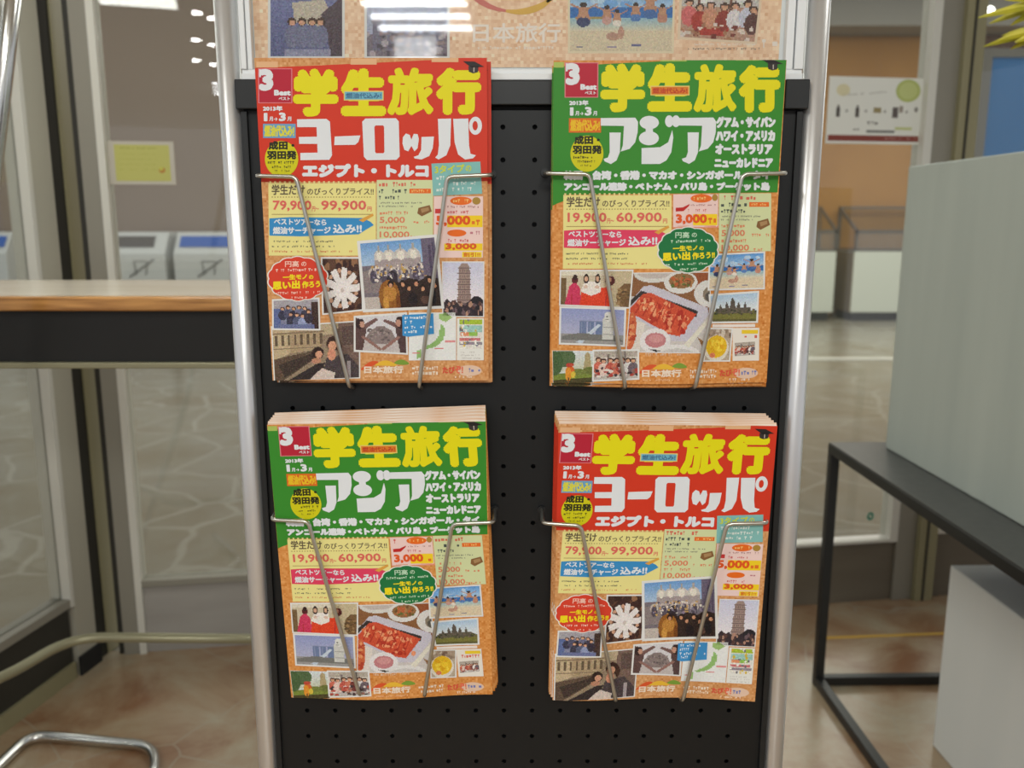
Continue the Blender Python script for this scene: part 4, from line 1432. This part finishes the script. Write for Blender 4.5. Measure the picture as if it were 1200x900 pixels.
stack(red_cover, make_bend(0.001, 0.4, 1.0), 'front red Europe student travel brochure in the upper left wire holder',
      ['red brochure just behind the front one of upper left stack', 'third red brochure from the front in upper left stack', 'rearmost red brochure of the upper left stack by the board'],
      446, 446, 0.8235, 0.0, 0.9, 'red brochures in the upper left holder', 0.0042, 0.0,
      [(0.0042, -0.0015, 0.0, 0.7), (0.0036, -0.002, 0.1, 0.5), (0.003, -0.002, 0.0, 0.3)])
stack(green_cover, make_bend(0.004, 0.0, 1.0), 'front green Asia student travel brochure in the upper right wire holder',
      ['green brochure just behind the front one of upper right stack', 'third green brochure from the front in upper right stack', 'rearmost green brochure of the upper right stack by the board'],
      772.5, 449, 0.8225, -0.1, 1.1, 'green brochures in the upper right holder', 0.0042, 0.0,
      [(-0.0018, -0.003, -0.1, 0.8), (-0.001, -0.002, 0.0, 0.5), (0.0012, -0.004, 0.1, 0.3)])
stack(green_cover, make_bend(0.0035, 0.5, 1.0), 'front green Asia student travel brochure in the lower left wire holder',
      ['green brochure just behind the front one of lower left stack', 'third green brochure from the front in lower left stack', 'green brochure one before the last of lower left stack', 'rearmost green brochure of the lower left stack by the board'],
      459, 817, 0.8215, -0.9, 3.2, 'green brochures in the lower left holder', 0.0033, 0.0034,
      [(0.003, 0.003, -1.45, 2.6), (0.005, 0.006, -1.8, 2.0), (0.0065, 0.009, -2.0, 1.3), (0.0075, 0.012, -2.1, 0.6)])
stack(red_cover, make_bend(0.0035, 2.4, 1.0), 'front red Europe student travel brochure in the lower right wire holder',
      ['red brochure just behind the front one of lower right stack', 'third red brochure from the front in lower right stack', 'red brochure one before the last of lower right stack', 'rearmost red brochure of the lower right stack by the board'],
      765.5, 819, 0.8215, 0.5, 3.2, 'red brochures in the lower right holder', 0.0033, 0.003,
      [(-0.0025, 0.003, 0.7, 2.6), (-0.0045, 0.006, 0.8, 2.0), (-0.0055, 0.0085, 0.8, 1.3), (-0.006, 0.011, 0.7, 0.6)])


# wire holders: on each side a rod comes out of the board, crosses the front and slants down
def holder(label, Lp, Rp, ytop, ybot):
    top_c = unproject(sum(p[0] for p in (Lp[0], Rp[0])) / 2, Lp[0][1], BY)
    t = thing('wire_holder', label, 'wire holder', top_c, 'wire holders on the perforated board')
    for side, pts in ((-1, Lp), (1, Rp)):
        a = unproject(*pts[0], ytop)
        b = unproject(*pts[1], ytop)
        c = unproject(*pts[2], ybot)
        c.z -= 0.002
        root = Vector((a.x, BY - 0.0005, a.z + 0.002))
        end = Vector((c.x, BY - 0.0005, c.z - 0.006))
        path = fillet([root, a, b, c, end], 0.006, 5)
        MB().tube(path, 0.0020, 10).build('wire', M['wire'], t)
        MB().tube([(a.x, BY - 0.003, a.z + 0.002), (a.x, BY + 0.0005, a.z + 0.002)], [0.004, 0.004], 12).build('socket', M['black_bar'], t)
    return t


holder('wire holder carrying the upper left red brochures', [(300, 206), (347, 207), (409, 450)], [(576, 205), (524, 207), (491, 450)], 0.8145, 0.8165)
holder('wire holder carrying the upper right green brochures', [(640, 203), (691, 204), (733, 451)], [(922, 203), (870, 204), (815, 451)], 0.8125, 0.8140)
holder('wire holder carrying the lower left green brochures', [(318, 609), (361, 611), (421.5, 813)], [(579, 612), (530, 614), (497, 814)], 0.8040, 0.8140)
holder('wire holder carrying the lower right red brochures', [(636, 613), (681, 616), (722, 820)], [(900, 613), (852, 614), (800, 820)], 0.8040, 0.8140)

# ------------------------------------------------------------------ the poster in the frame
POY = BY + 0.0068
pz0 = unproject(600, 79, POY).z
px0, px1 = unproject(298, 40, POY).x, unproject(914, 40, POY).x
poster = thing('poster', 'orange travel poster with beach snapshots behind clear acrylic at the top of the rack', 'poster', ((px0 + px1) / 2, POY, pz0))


def poster_map(x, y):
    p = unproject(x, y, POY)
    return p.x - (px0 + px1) / 2, p.z - pz0


A = Art(poster_map)
cork_sheet(A, px1 - px0, 1.966 - pz0, 0.003, (246, 208, 174), amp=9)


def pic_towers():
    p = Pic(56, 50, (110, 112, 150)).grad((120, 126, 170), (96, 100, 140), 0, 1)
    p.poly([(0.3, 0.1), (0.75, 0.05), (0.86, 0.3), (0.7, 0.5), (0.34, 0.44)], (196, 186, 170)).poly([(0.7, 0.3), (1, 0), (1, 1), (0.85, 1)], (84, 70, 80))
    for x in (0.3, 0.44, 0.58, 0.7):
        p.person(x, 0.42, 0.17, (120, 122, 150))
    return p.rect(0.2, 0.88, 0.84, 1, (150, 150, 176)).noise(10)


def pic_ruin():
    p = Pic(56, 36, (170, 176, 200)).rect(0, 0.55, 1, 1, (130, 120, 130))
    for x in (0.08, 0.25, 0.4, 0.56, 0.7, 0.86):
        p.rect(x, 0.3, x + 0.09, 0.9, (120, 116, 136)).ell(x + 0.05, 0.3, 0.07, 0.1, (140, 136, 150))
    return p.speck(0, 0.5, 1, 1, [(90, 80, 92), (150, 130, 130), (180, 170, 176)], 40, 0.05).noise(8)


def pic_room():
    p = Pic(58, 34, (190, 150, 130)).rect(0, 0, 1, 0.4, (200, 196, 190)).rect(0.2, 0, 0.24, 0.5, (120, 80, 66)).rect(0.62, 0, 0.66, 0.5, (120, 80, 66)).rect(0.24, 0.02, 0.42, 0.36, (226, 226, 224)).rect(0.7, 0, 0.88, 0.36, (226, 226, 224))
    p.poly([(0.1, 0.6), (0.4, 0.48), (0.7, 0.6), (0.6, 0.95), (0.2, 0.95)], (176, 56, 46)).ell(0.5, 0.62, 0.2, 0.12, (190, 150, 120))
    for x, y, c in ((0.1, 0.34, (214, 110, 110)), (0.24, 0.42, (176, 60, 50)), (0.38, 0.38, (210, 150, 120)), (0.56, 0.4, (150, 60, 50)), (0.7, 0.38, (226, 220, 222)), (0.86, 0.34, (206, 206, 222)), (0.94, 0.44, (96, 60, 56))):
        p.person(x, y, 0.17, c)
    return p.speck(0, 0.75, 1, 1, [(170, 120, 90), (120, 50, 44), (226, 210, 200)], 24, 0.04).noise(9)


A.rect(318, -140, 520, -30, (236, 226, 80), 1)
A.pic(pic_towers(), [(317, -4), (401, -4), (401, 66), (317, 66)], 1, 3)
A.pic(pic_ruin(), [(430, 8), (524, 8), (524, 66), (430, 66)], 1, 3)
A.pic(pic_room(), [(430, -60), (524, -60), (524, -4), (430, -4)], 1, 3)
A.pic(pic_beach(96, 56), [(668, -18), (789, -18), (787, 60), (668, 60)], 1, 2.5, (238, 222, 190))
A.pic(pic_room(), [(800, -18), (892, -18), (884, 49), (797, 43)], 1, 3, (238, 214, 186))
# round brush mark above the name
for c, t0, t1 in (((214, 120, 110), 100, 200), ((226, 180, 80), 40, 100), ((150, 176, 90), -40, 50)):
    o_, i_ = [], []
    for i in range(11):
        t = math.radians(t0 + (t1 - t0) * i / 10)
        w = 2.0 + 3.4 * math.sin(math.pi * i / 10)
        o_.append((603 + (58 + w) * math.cos(t), -34 + (47 + w) * math.sin(t)))
        i_.append((603 + (58 - w * 0.5) * math.cos(t), -34 + (47 - w * 0.5) * math.sin(t)))
    A.poly(o_ + i_[::-1], c, 2)
A.text('日本旅行', 554, 27, 657, 50, (250, 238, 228), 2, 0.55)
A.scrib(560, 54, 650, 58, (246, 230, 216), 2)
A.scrib(812, 51, 888, 53.5, (246, 234, 224), 2)
A.scrib(806, 56, 890, 58.5, (150, 130, 120), 2)
A.scrib(893, 46, 902, 56, (246, 234, 224), 2)
A.scrib(905, 46, 912, 56, (246, 234, 224), 2)
A.build('printed_sheet', M['print'], poster)

# ------------------------------------------------------------------ writing counter on the left
CZ = H - 0.0845 * 1.6
ct = thing('writing_counter', 'high counter with oak-edged top and black apron left of the rack', 'counter', (-0.9, 1.85, 0))
CX0, CX1 = -1.36, -0.40
MB().box((CX0, 1.60, CZ - 0.0265), (CX1, 1.625, CZ)).build('wood_edge', M['wood'], ct, 0.003)
MB().box((CX0, 1.625, CZ - 0.0265), (CX1, 2.09, CZ - 0.0005)).build('counter_top', M['laminate'], ct)
MB().box((CX0 + 0.01, 1.622, CZ - 0.125), (CX1 - 0.01, 1.642, CZ - 0.0265)).box((CX0 + 0.01, 1.642, CZ - 0.125), (CX1 - 0.01, 2.06, CZ - 0.118)).box(
    (CX0 + 0.01, 2.04, CZ - 0.118), (CX1 - 0.01, 2.06, CZ - 0.0265)).build('apron', M['apron'], ct)
MB().box((CX0 + 0.008, 1.612, CZ - 0.137), (CX1 - 0.008, 2.065, CZ - 0.1255)).build('metal_strip', M['strip'], ct, 0.002)
for x, y in ((-1.335, 1.65), (-0.43, 1.65), (-0.43, 2.03)):
    lg = MB().tube([(x, y, 0.02), (x, y, CZ - 0.137)], 0.018, 16).build('leg', M['strip'], ct)
    MB().tube([(x, y, 0.0), (x, y, 0.02)], 0.02, 16).build('foot', M['rubber'], lg)
rz = 0.31
c1 = unproject(86, 744, 2.05)
rail = fillet([(-1.335, 1.66, rz), unproject(0, 797, 1.84), Vector((c1.x, 2.045, rz)), (-0.43, 2.03, rz)], 0.09, 8)
MB().tube(rail, 0.0125, 14).build('foot_rail', M['strip'], ct)

# silver tubular stand at the far left
st = thing('tubular_stand', 'bent silver tube stand at the far left with a leaning upright and floor loop', 'stand', (-1.15, 1.75, 0))
loop = fillet([(-1.28, 1.55, 0.015), onfloor(2, 893, 0.015), onfloor(36, 861, 0.015), onfloor(178, 874, 0.015), onfloor(184, 905, 0.015), (-0.985, 1.6, 0.015)], 0.055, 8)
MB().tube(loop, 0.0135, 16).build('floor_loop', M['chrome'], st)
u0, u1 = unproject(-4, 170, 1.5), unproject(15, 0, 1.5)
dirv = (u1 - u0).normalized()
MB().tube(fillet([(-1.28, 1.56, 0.015), (-1.27, 1.545, 0.05), u0 - dirv * 0.9, u0, u1 + dirv * 0.25], 0.05, 6), 0.0135, 16).build('upright', M['chrome'], st)

# ------------------------------------------------------------------ black table and white boxes on the right
TY1, TY0, TX0, TX1, TZ = 2.367, 0.86, 0.895, 1.70, 0.74
RT = Matrix.Translation((0.9, 2.367, 0)) @ Matrix.Rotation(math.radians(1.3), 4, 'Z') @ Matrix.Translation((-0.9, -2.367, 0))
tb = thing('metal_table', 'low black steel table with open box frame under the large white box', 'table', (1.3, 1.6, 0))
MB().box((TX0 + 0.002, TY0 + 0.002, TZ - 0.006), (TX1 - 0.002, TY1 - 0.002, TZ), RT).build('table_top', M['table_top'], tb)
q = 0.026
rim = MB()
rim.box((TX0, TY0, TZ - 0.03), (TX0 + 0.02, TY1, TZ - 0.0055), RT).box((TX1 - 0.02, TY0, TZ - 0.03), (TX1, TY1, TZ - 0.0055), RT)
rim.box((TX0 + 0.02, TY0, TZ - 0.03), (TX1 - 0.02, TY0 + 0.02, TZ - 0.0055), RT).box((TX0 + 0.02, TY1 - 0.02, TZ - 0.03), (TX1 - 0.02, TY1, TZ - 0.0055), RT)
rim.build('top_frame', M['table_black'], tb, 0.0015)
for x in (TX0, TX1 - q):
    for y in (TY0, TY1 - q):
        MB().box((x, y, 0), (x + q, y + q, TZ - 0.03), RT).build('leg', M['table_black'], tb, 0.002)
for lo, hi in (((TX0 + q, TY1 - q, 0.003), (TX1 - q, TY1, 0.003 + q)), ((TX0, TY0 + q, 0.003), (TX0 + q, TY1 - q, 0.003 + q)), ((TX1 - q, TY0 + q, 0.003), (TX1, TY1 - q, 0.003 + q)),
               ((TX0 + q, TY0, 0.003), (TX1 - q, TY0 + q, 0.003 + q))):
    MB().box(lo, hi, RT).build('floor_rail', M['table_black'], tb, 0.002)

bx = MB()
bx.box((1.028, 1.0, TZ + 0.0005), (1.62, 2.30, 1.493), RT)
o = bx.build('display_box', M['grey_white_box'], None, 0.003)
tag(o, 'large white display box standing on the black table', 'box')
o = MB().box((1.098, 1.15, 0.0005), (1.60, 2.047, 0.502), RT).build('display_box', M['white_box'], None, 0.003)
tag(o, 'small white box on the floor beneath the black table', 'box')

# plant on top of the large box, its yellow leaves reaching into view
pl = thing('potted_plant', 'potted plant with narrow yellow leaves on top of the large white box', 'plant', (1.33, 1.75, 1.494))
pb_ = MB().tube([(1.33, 1.75, 1.494), (1.33, 1.75, 1.51), (1.33, 1.75, 1.63), (1.33, 1.75, 1.64)], [0.06, 0.065, 0.085, 0.09], 24)
pb_.build('pot', M['pot'], pl)
MB().tube([(1.33, 1.75, 1.635), (1.33, 1.75, 1.646)], [0.08, 0.07], 24).build('soil', M['soil'], pl)
sm = MB()


def leaf(mb, base, tip, w):
    b, t = Vector(base), Vector(tip)
    d = t - b
    side = d.cross(Vector((0, -1, 0.3))).normalized() * w
    upv = side.cross(d).normalized() * w * 0.35
    prev = None
    for i in range(7):
        s = i / 6
        k = math.sin(math.pi * min(1, s * 0.92 + 0.06)) ** 0.8
        c = b + d * s + Vector((0, 0, -0.012 * s * s))
        cur = (c - side * k, c + upv * k, c + side * k)
        if prev:
            mb.poly([prev[0], prev[1], cur[1], cur[0]], True)
            mb.poly([prev[1], prev[2], cur[2], cur[1]], True)
        prev = cur


for base_px, tips in (((1240, 2), ((1147, 13), (1160, 20), (1168, 6), (1185, 22), (1178, -8))), ((1245, 32), ((1153, 47), (1168, 40), (1185, 50), (1175, 34), (1190, 42)))):
    nb = unproject(*base_px, 1.75)
    sm.tube(fillet([(1.33, 1.75, 1.64), (1.335, 1.75, nb.z - 0.03), nb], 0.05, 4), 0.004, 8)
    for tp_ in tips:
        lf = MB()
        m_ = unproject((base_px[0] + tp_[0]) / 2 + 8, (base_px[1] + tp_[1]) / 2 - 2, 1.76)
        e = unproject(*tp_, 1.75 + random.uniform(-0.03, 0.03))
        leaf(lf, nb + (m_ - nb) * 0.15, e, 0.0075)
        lf.build('leaf', M['leaf'], pl)
for k in range(7):
    t = k * 0.9
    e = Vector((1.40 + 0.12 * math.cos(t), 1.75 + 0.14 * math.sin(t), 1.80 + 0.05 * math.sin(2.3 * k)))
    lf = MB()
    leaf(lf, (1.335, 1.75, 1.70), e, 0.009)
    lf.build('leaf', M['leaf'], pl)
sm.build('stem', M['stem'], pl)

# ------------------------------------------------------------------ papers on the glass
def glass_quad(pxs, off=-0.0065):
    return [on_front(x, y, off) for x, y in pxs]


def notice(name, label, corners, draw, base):
    pts = glass_quad(corners)
    s0, s1 = min(p[0] for p in pts), max(p[0] for p in pts)
    z0, z1 = min(p[1] for p in pts), max(p[1] for p in pts)
    c = fpt((s0 + s1) / 2, -0.006, z0)
    t = thing(name, label, 'notice', c)
    mb = MB().box((s0, -0.0062, z0), (s1, -0.0045, z1), FM)
    mb.build('sheet', base, t)
    # printed face
    def mp(x, y):
        return (x - 0.5) * (s1 - s0), (1 - y) * (z1 - z0)
    Ar = Art(mp)
    draw(Ar)
    po = Ar.build('printed_face', M['print'], t)
    po.rotation_euler = (0, 0, TH)
    po.location = FM.to_3x3() @ Vector((0, -0.0004, 0))
    return t


M['plastic'] = mat('clear_sleeve', (186, 180, 166), 0.3)


def draw_yellow(A):
    A.rect(0.1, 0.08, 0.93, 0.92, (186, 184, 104), 1)
    A.scrib(0.16, 0.14, 0.8, 0.18, (150, 150, 70), 2)
    for y in (0.28, 0.4, 0.52, 0.64):
        A.scrib(0.16, y, 0.72, y + 0.03, (170, 170, 84), 2)
    A.ell(0.8, 0.66, 0.05, 0.07, (176, 120, 56), 2)
    A.ell(0.79, 0.63, 0.032, 0.045, (190, 190, 84), 3)


notice('notice', 'yellow notice in a clear sleeve stuck on the left glass', [(128, 165), (203, 167), (203, 216), (129, 216)], draw_yellow, M['plastic'])


def draw_info(A):
    A.rect(0.0, 0.0, 1.0, 1.0, (224, 224, 216), 1)
    A.ell(0.83, 0.19, 0.13, 0.17, (176, 186, 110), 2)
    A.ell(0.83, 0.19, 0.10, 0.13, (190, 198, 130), 3)
    A.ell(0.15, 0.2, 0.07, 0.09, (214, 206, 170), 2)
    A.scrib(0.15, 0.26, 0.6, 0.29, (170, 166, 156), 2, -0.06)
    for x in (0.11, 0.31):
        A.rect(x - 0.02, 0.46, x + 0.02, 0.6, (84, 78, 74), 2)
        A.rect(x - 0.01, 0.42, x + 0.01, 0.46, (84, 78, 74), 2)
    A.rect(0.48, 0.45, 0.56, 0.53, (150, 136, 96), 2)
    A.rect(0.68, 0.44, 0.74, 0.6, (96, 88, 86), 2)
    A.rect(0.75, 0.42, 0.79, 0.52, (150, 140, 130), 2)
    for x in (0.2, 0.4, 0.6, 0.83):
        A.rect(x - 0.015, 0.5, x + 0.015, 0.515, (130, 126, 120), 2)
        A.rect(x - 0.004, 0.48, x + 0.004, 0.535, (130, 126, 120), 2)
    A.ell(0.93, 0.47, 0.02, 0.04, (140, 136, 130), 2)
    A.scrib(0.42, 0.66, 0.58, 0.71, (120, 116, 110), 2)
    A.rect(0.42, 0.79, 0.72, 0.83, (120, 120, 116), 2)
    A.rect(0.72, 0.74, 0.9, 0.78, (190, 196, 130), 2)
    A.scrib(0.28, 0.76, 0.36, 0.8, (130, 126, 120), 2)
    A.rect(0.02, 0.87, 0.98, 0.96, (134, 66, 56), 2)
    A.scrib(0.62, 0.895, 0.95, 0.93, (176, 130, 120), 3)


notice('information_sign', 'white information sign with a row of product pictures on the right glass', [(972, 94), (1081, 92), (1078, 167), (972, 168)], draw_info, M['plastic'])
s, z = on_front(1020, 605, -0.006)
g = MB()
nn = 20
for i in range(nn):
    a, b = 2 * math.pi * i / nn, 2 * math.pi * (i + 1) / nn
    g.poly([fpt(s + 0.013 * math.cos(a), -0.006, z + 0.015 * math.sin(a)), fpt(s + 0.013 * math.cos(b), -0.006, z + 0.015 * math.sin(b)),
            fpt(s + 0.005 * math.cos(b), -0.006, z + 0.006 * math.sin(b)), fpt(s + 0.005 * math.cos(a), -0.006, z + 0.006 * math.sin(a))])
tag(g.build('ring_sticker', M['green_ring']), 'small green ring sticker low on the right glass', 'sticker')
# thin yellow line on the floor by the right kick panel
ln = MB()
pa, pb2 = onfloor(960, 748), onfloor(1120, 742)
ln.box((0, -0.008, 0.0), ((pb2 - pa).length, 0.008, 0.0012), Matrix.Translation(pa) @ Matrix.Rotation(math.atan2(pb2.y - pa.y, pb2.x - pa.x), 4, 'Z'))
tag(ln.build('floor_tape', M['yellow']), 'thin yellow tape line on the stone floor behind the black table', 'tape')

# ------------------------------------------------------------------ beyond the glass
BYD = 9.0
g_b = 'recycling bins beyond the glass'


def bin_(xa, xb, lab, label):
    A0, A1 = unproject(xa, 300, BYD).x, unproject(xb, 300, BYD).x
    zt = unproject(150, 272, BYD + 0.16).z
    zm = unproject(150, 297, BYD).z
    t = thing('recycling_bin', label, 'bin', ((A0 + A1) / 2, BYD + 0.22, 0), g_b)
    MB().prism([(A0, BYD, 0.02), (A0, BYD, zm), (A0, BYD + 0.16, zt), (A0, BYD + 0.5, zt), (A0, BYD + 0.5, 0.02)], (A1 - A0, 0, 0)).build('body', M['bin'], t, 0.01)
    w = A1 - A0
    n_ = Vector((0, -(zt - zm), 0.16)).normalized() * 0.006
    p0 = Vector((A0 + 0.08 * w, BYD + 0.045, zm + (zt - zm) * 0.28)) + n_
    p1 = Vector((A0 + 0.78 * w if lab == 'bin_brown' else A0 + 0.95 * w, 0, 0))
    u = Vector((0, 0.16, zt - zm)) * 0.5
    MB().prism([p0, (p1.x, p0.y, p0.z), Vector((p1.x, p0.y, p0.z)) + u, p0 + u], n_).build('label_plate', M[lab], t)
    ic = MB()
    cx, cz = A0 + 0.55 * w, zm - 0.16
    ic.tube([(cx - 0.12, BYD - 0.004, cz - 0.08), (cx + 0.14, BYD - 0.004, cz + 0.1)], 0.008, 6)
    ic.tube([(cx - 0.05, BYD - 0.004, cz - 0.06), (cx - 0.07, BYD - 0.004, cz + 0.08), (cx + 0.07, BYD - 0.004, cz + 0.08), (cx + 0.05, BYD - 0.004, cz - 0.06)], 0.006, 6)
    ic.build('pictogram', M['ink_grey'], t)
    MB().box((A0 + 0.03, BYD + 0.03, 0), (A1 - 0.03, BYD + 0.47, 0.02)).build('plinth', M['plinth_black'], t)


bin_(129, 193, 'bin_brown', 'white recycling bin with a brown label behind the left glass')
bin_(203, 278, 'bin_blue', 'white recycling bin with a blue label behind the left glass near the rack')
bin_(-70, 7, 'bin_blue', 'white recycling bin with a blue label at the left edge of the photo')


def showcase(xa, xb, label):
    Y = 12.0
    A0, A1 = unproject(xa, 330, Y).x, unproject(xb, 330, Y).x
    z1 = unproject(1000, 293, Y).z
    z2 = unproject(1000, 241, Y).z
    t = thing('showcase', label, 'showcase', ((A0 + A1) / 2, Y + 0.3, 0), 'glass topped showcases beyond the glass')
    MB().box((A0, Y, 0.12), (A1, Y + 0.7, z1 - 0.02)).build('cabinet', M['case_white'], t, 0.006)
    MB().box((A0 + 0.04, Y + 0.05, 0), (A1 - 0.04, Y + 0.66, 0.12)).build('plinth', M['plinth_black'], t)
    MB().box((A0 - 0.012, Y + 0.01, 0.12), (A0 - 0.001, Y + 0.69, z1 - 0.03)).build('side_panel', M['case_side'], t)
    fr = MB()
    b = 0.035
    zm = z1 + (z2 - z1) * 0.42
    for x in (A0, A1 - b):
        fr.box((x, Y, z1 - 0.02), (x + b, Y + b, zm)).box((x, Y + 0.7 - b, z1 - 0.02), (x + b, Y + 0.7, z2))
        fr.prism([(x, Y, zm - 0.02), (x, Y, zm + 0.02), (x, Y + 0.7, z2), (x, Y + 0.7, z2 - 0.04)], (b, 0, 0))
    fr.box((A0, Y, zm - 0.03), (A1, Y + b, zm + 0.02)).box((A0, Y + 0.7 - b, z2 - 0.04), (A1, Y + 0.7, z2)).box((A0, Y, z1 - 0.02), (A1, Y + 0.7, z1 + 0.005))
    fr.build('case_frame', M['case_frame'], t)
    gl = MB()
    gl.box((A0 + b, Y + 0.008, z1 + 0.005), (A1 - b, Y + 0.014, zm - 0.03))
    gl.prism([(A0 + b, Y + 0.03, zm + 0.012), (A0 + b, Y + 0.03, zm + 0.018), (A0 + b, Y + 0.66, z2 - 0.012), (A0 + b, Y + 0.66, z2 - 0.02)], (A1 - A0 - 2 * b, 0, 0))
    gl.build('case_glass', M['case_glass'], t)


showcase(870, 978, 'white showcase with a glass top beside the right pole of the rack')
showcase(999, 1110, 'white showcase with a glass top nearest the large white box')

bt = unproject(1150, 57, 6.0)
bs = thing('poster_board', 'standing blue board in a silver frame at the upper right behind the glass', 'board', (bt.x + 0.6, 6.0, 0))
bw = 1.15
MB().box((bt.x + 0.07, 6.0, 0.5), (bt.x + bw - 0.07, 6.02, bt.z - 0.05)).build('panel', M['blue_board'], bs)
fr = MB()
fr.box((bt.x, 5.985, 0.45), (bt.x + 0.075, 6.035, bt.z)).box((bt.x + bw - 0.075, 5.985, 0.45), (bt.x + bw, 6.035, bt.z))
fr.box((bt.x + 0.075, 5.985, bt.z - 0.055), (bt.x + bw - 0.075, 6.035, bt.z)).box((bt.x + 0.075, 5.985, 0.45), (bt.x + bw - 0.075, 6.035, 0.51))
fr.build('frame', M['frame_grey'], bs)
for x in (bt.x + 0.02, bt.x + bw - 0.06):
    MB().box((x, 5.99, 0.04), (x + 0.04, 6.03, 0.45)).build('leg', M['alu'], bs)
    MB().box((x - 0.01, 5.75, 0.0), (x + 0.05, 6.27, 0.04)).build('foot', M['alu'], bs)

lp = unproject(1158, 14, 12.19)
lt = thing('ceiling_lamp', 'small bright round lamp on the grey soffit at the upper right', 'lamp', (lp.x, 12.2, lp.z))
MB().tube([(lp.x, 12.2, lp.z), (lp.x, 12.14, lp.z)], [0.075, 0.07], 20).build('housing', M['frame_light'], lt)
em = bpy.data.materials.new('lamp_lens')
em.use_nodes = True
em.node_tree.nodes['Principled BSDF'].inputs['Emission Color'].default_value = (1, 1, 0.97, 1)
em.node_tree.nodes['Principled BSDF'].inputs['Emission Strength'].default_value = 9.0
MB().tube([(lp.x, 12.14, lp.z), (lp.x, 12.11, lp.z)], [0.055, 0.04], 20).build('lens', em, lt)
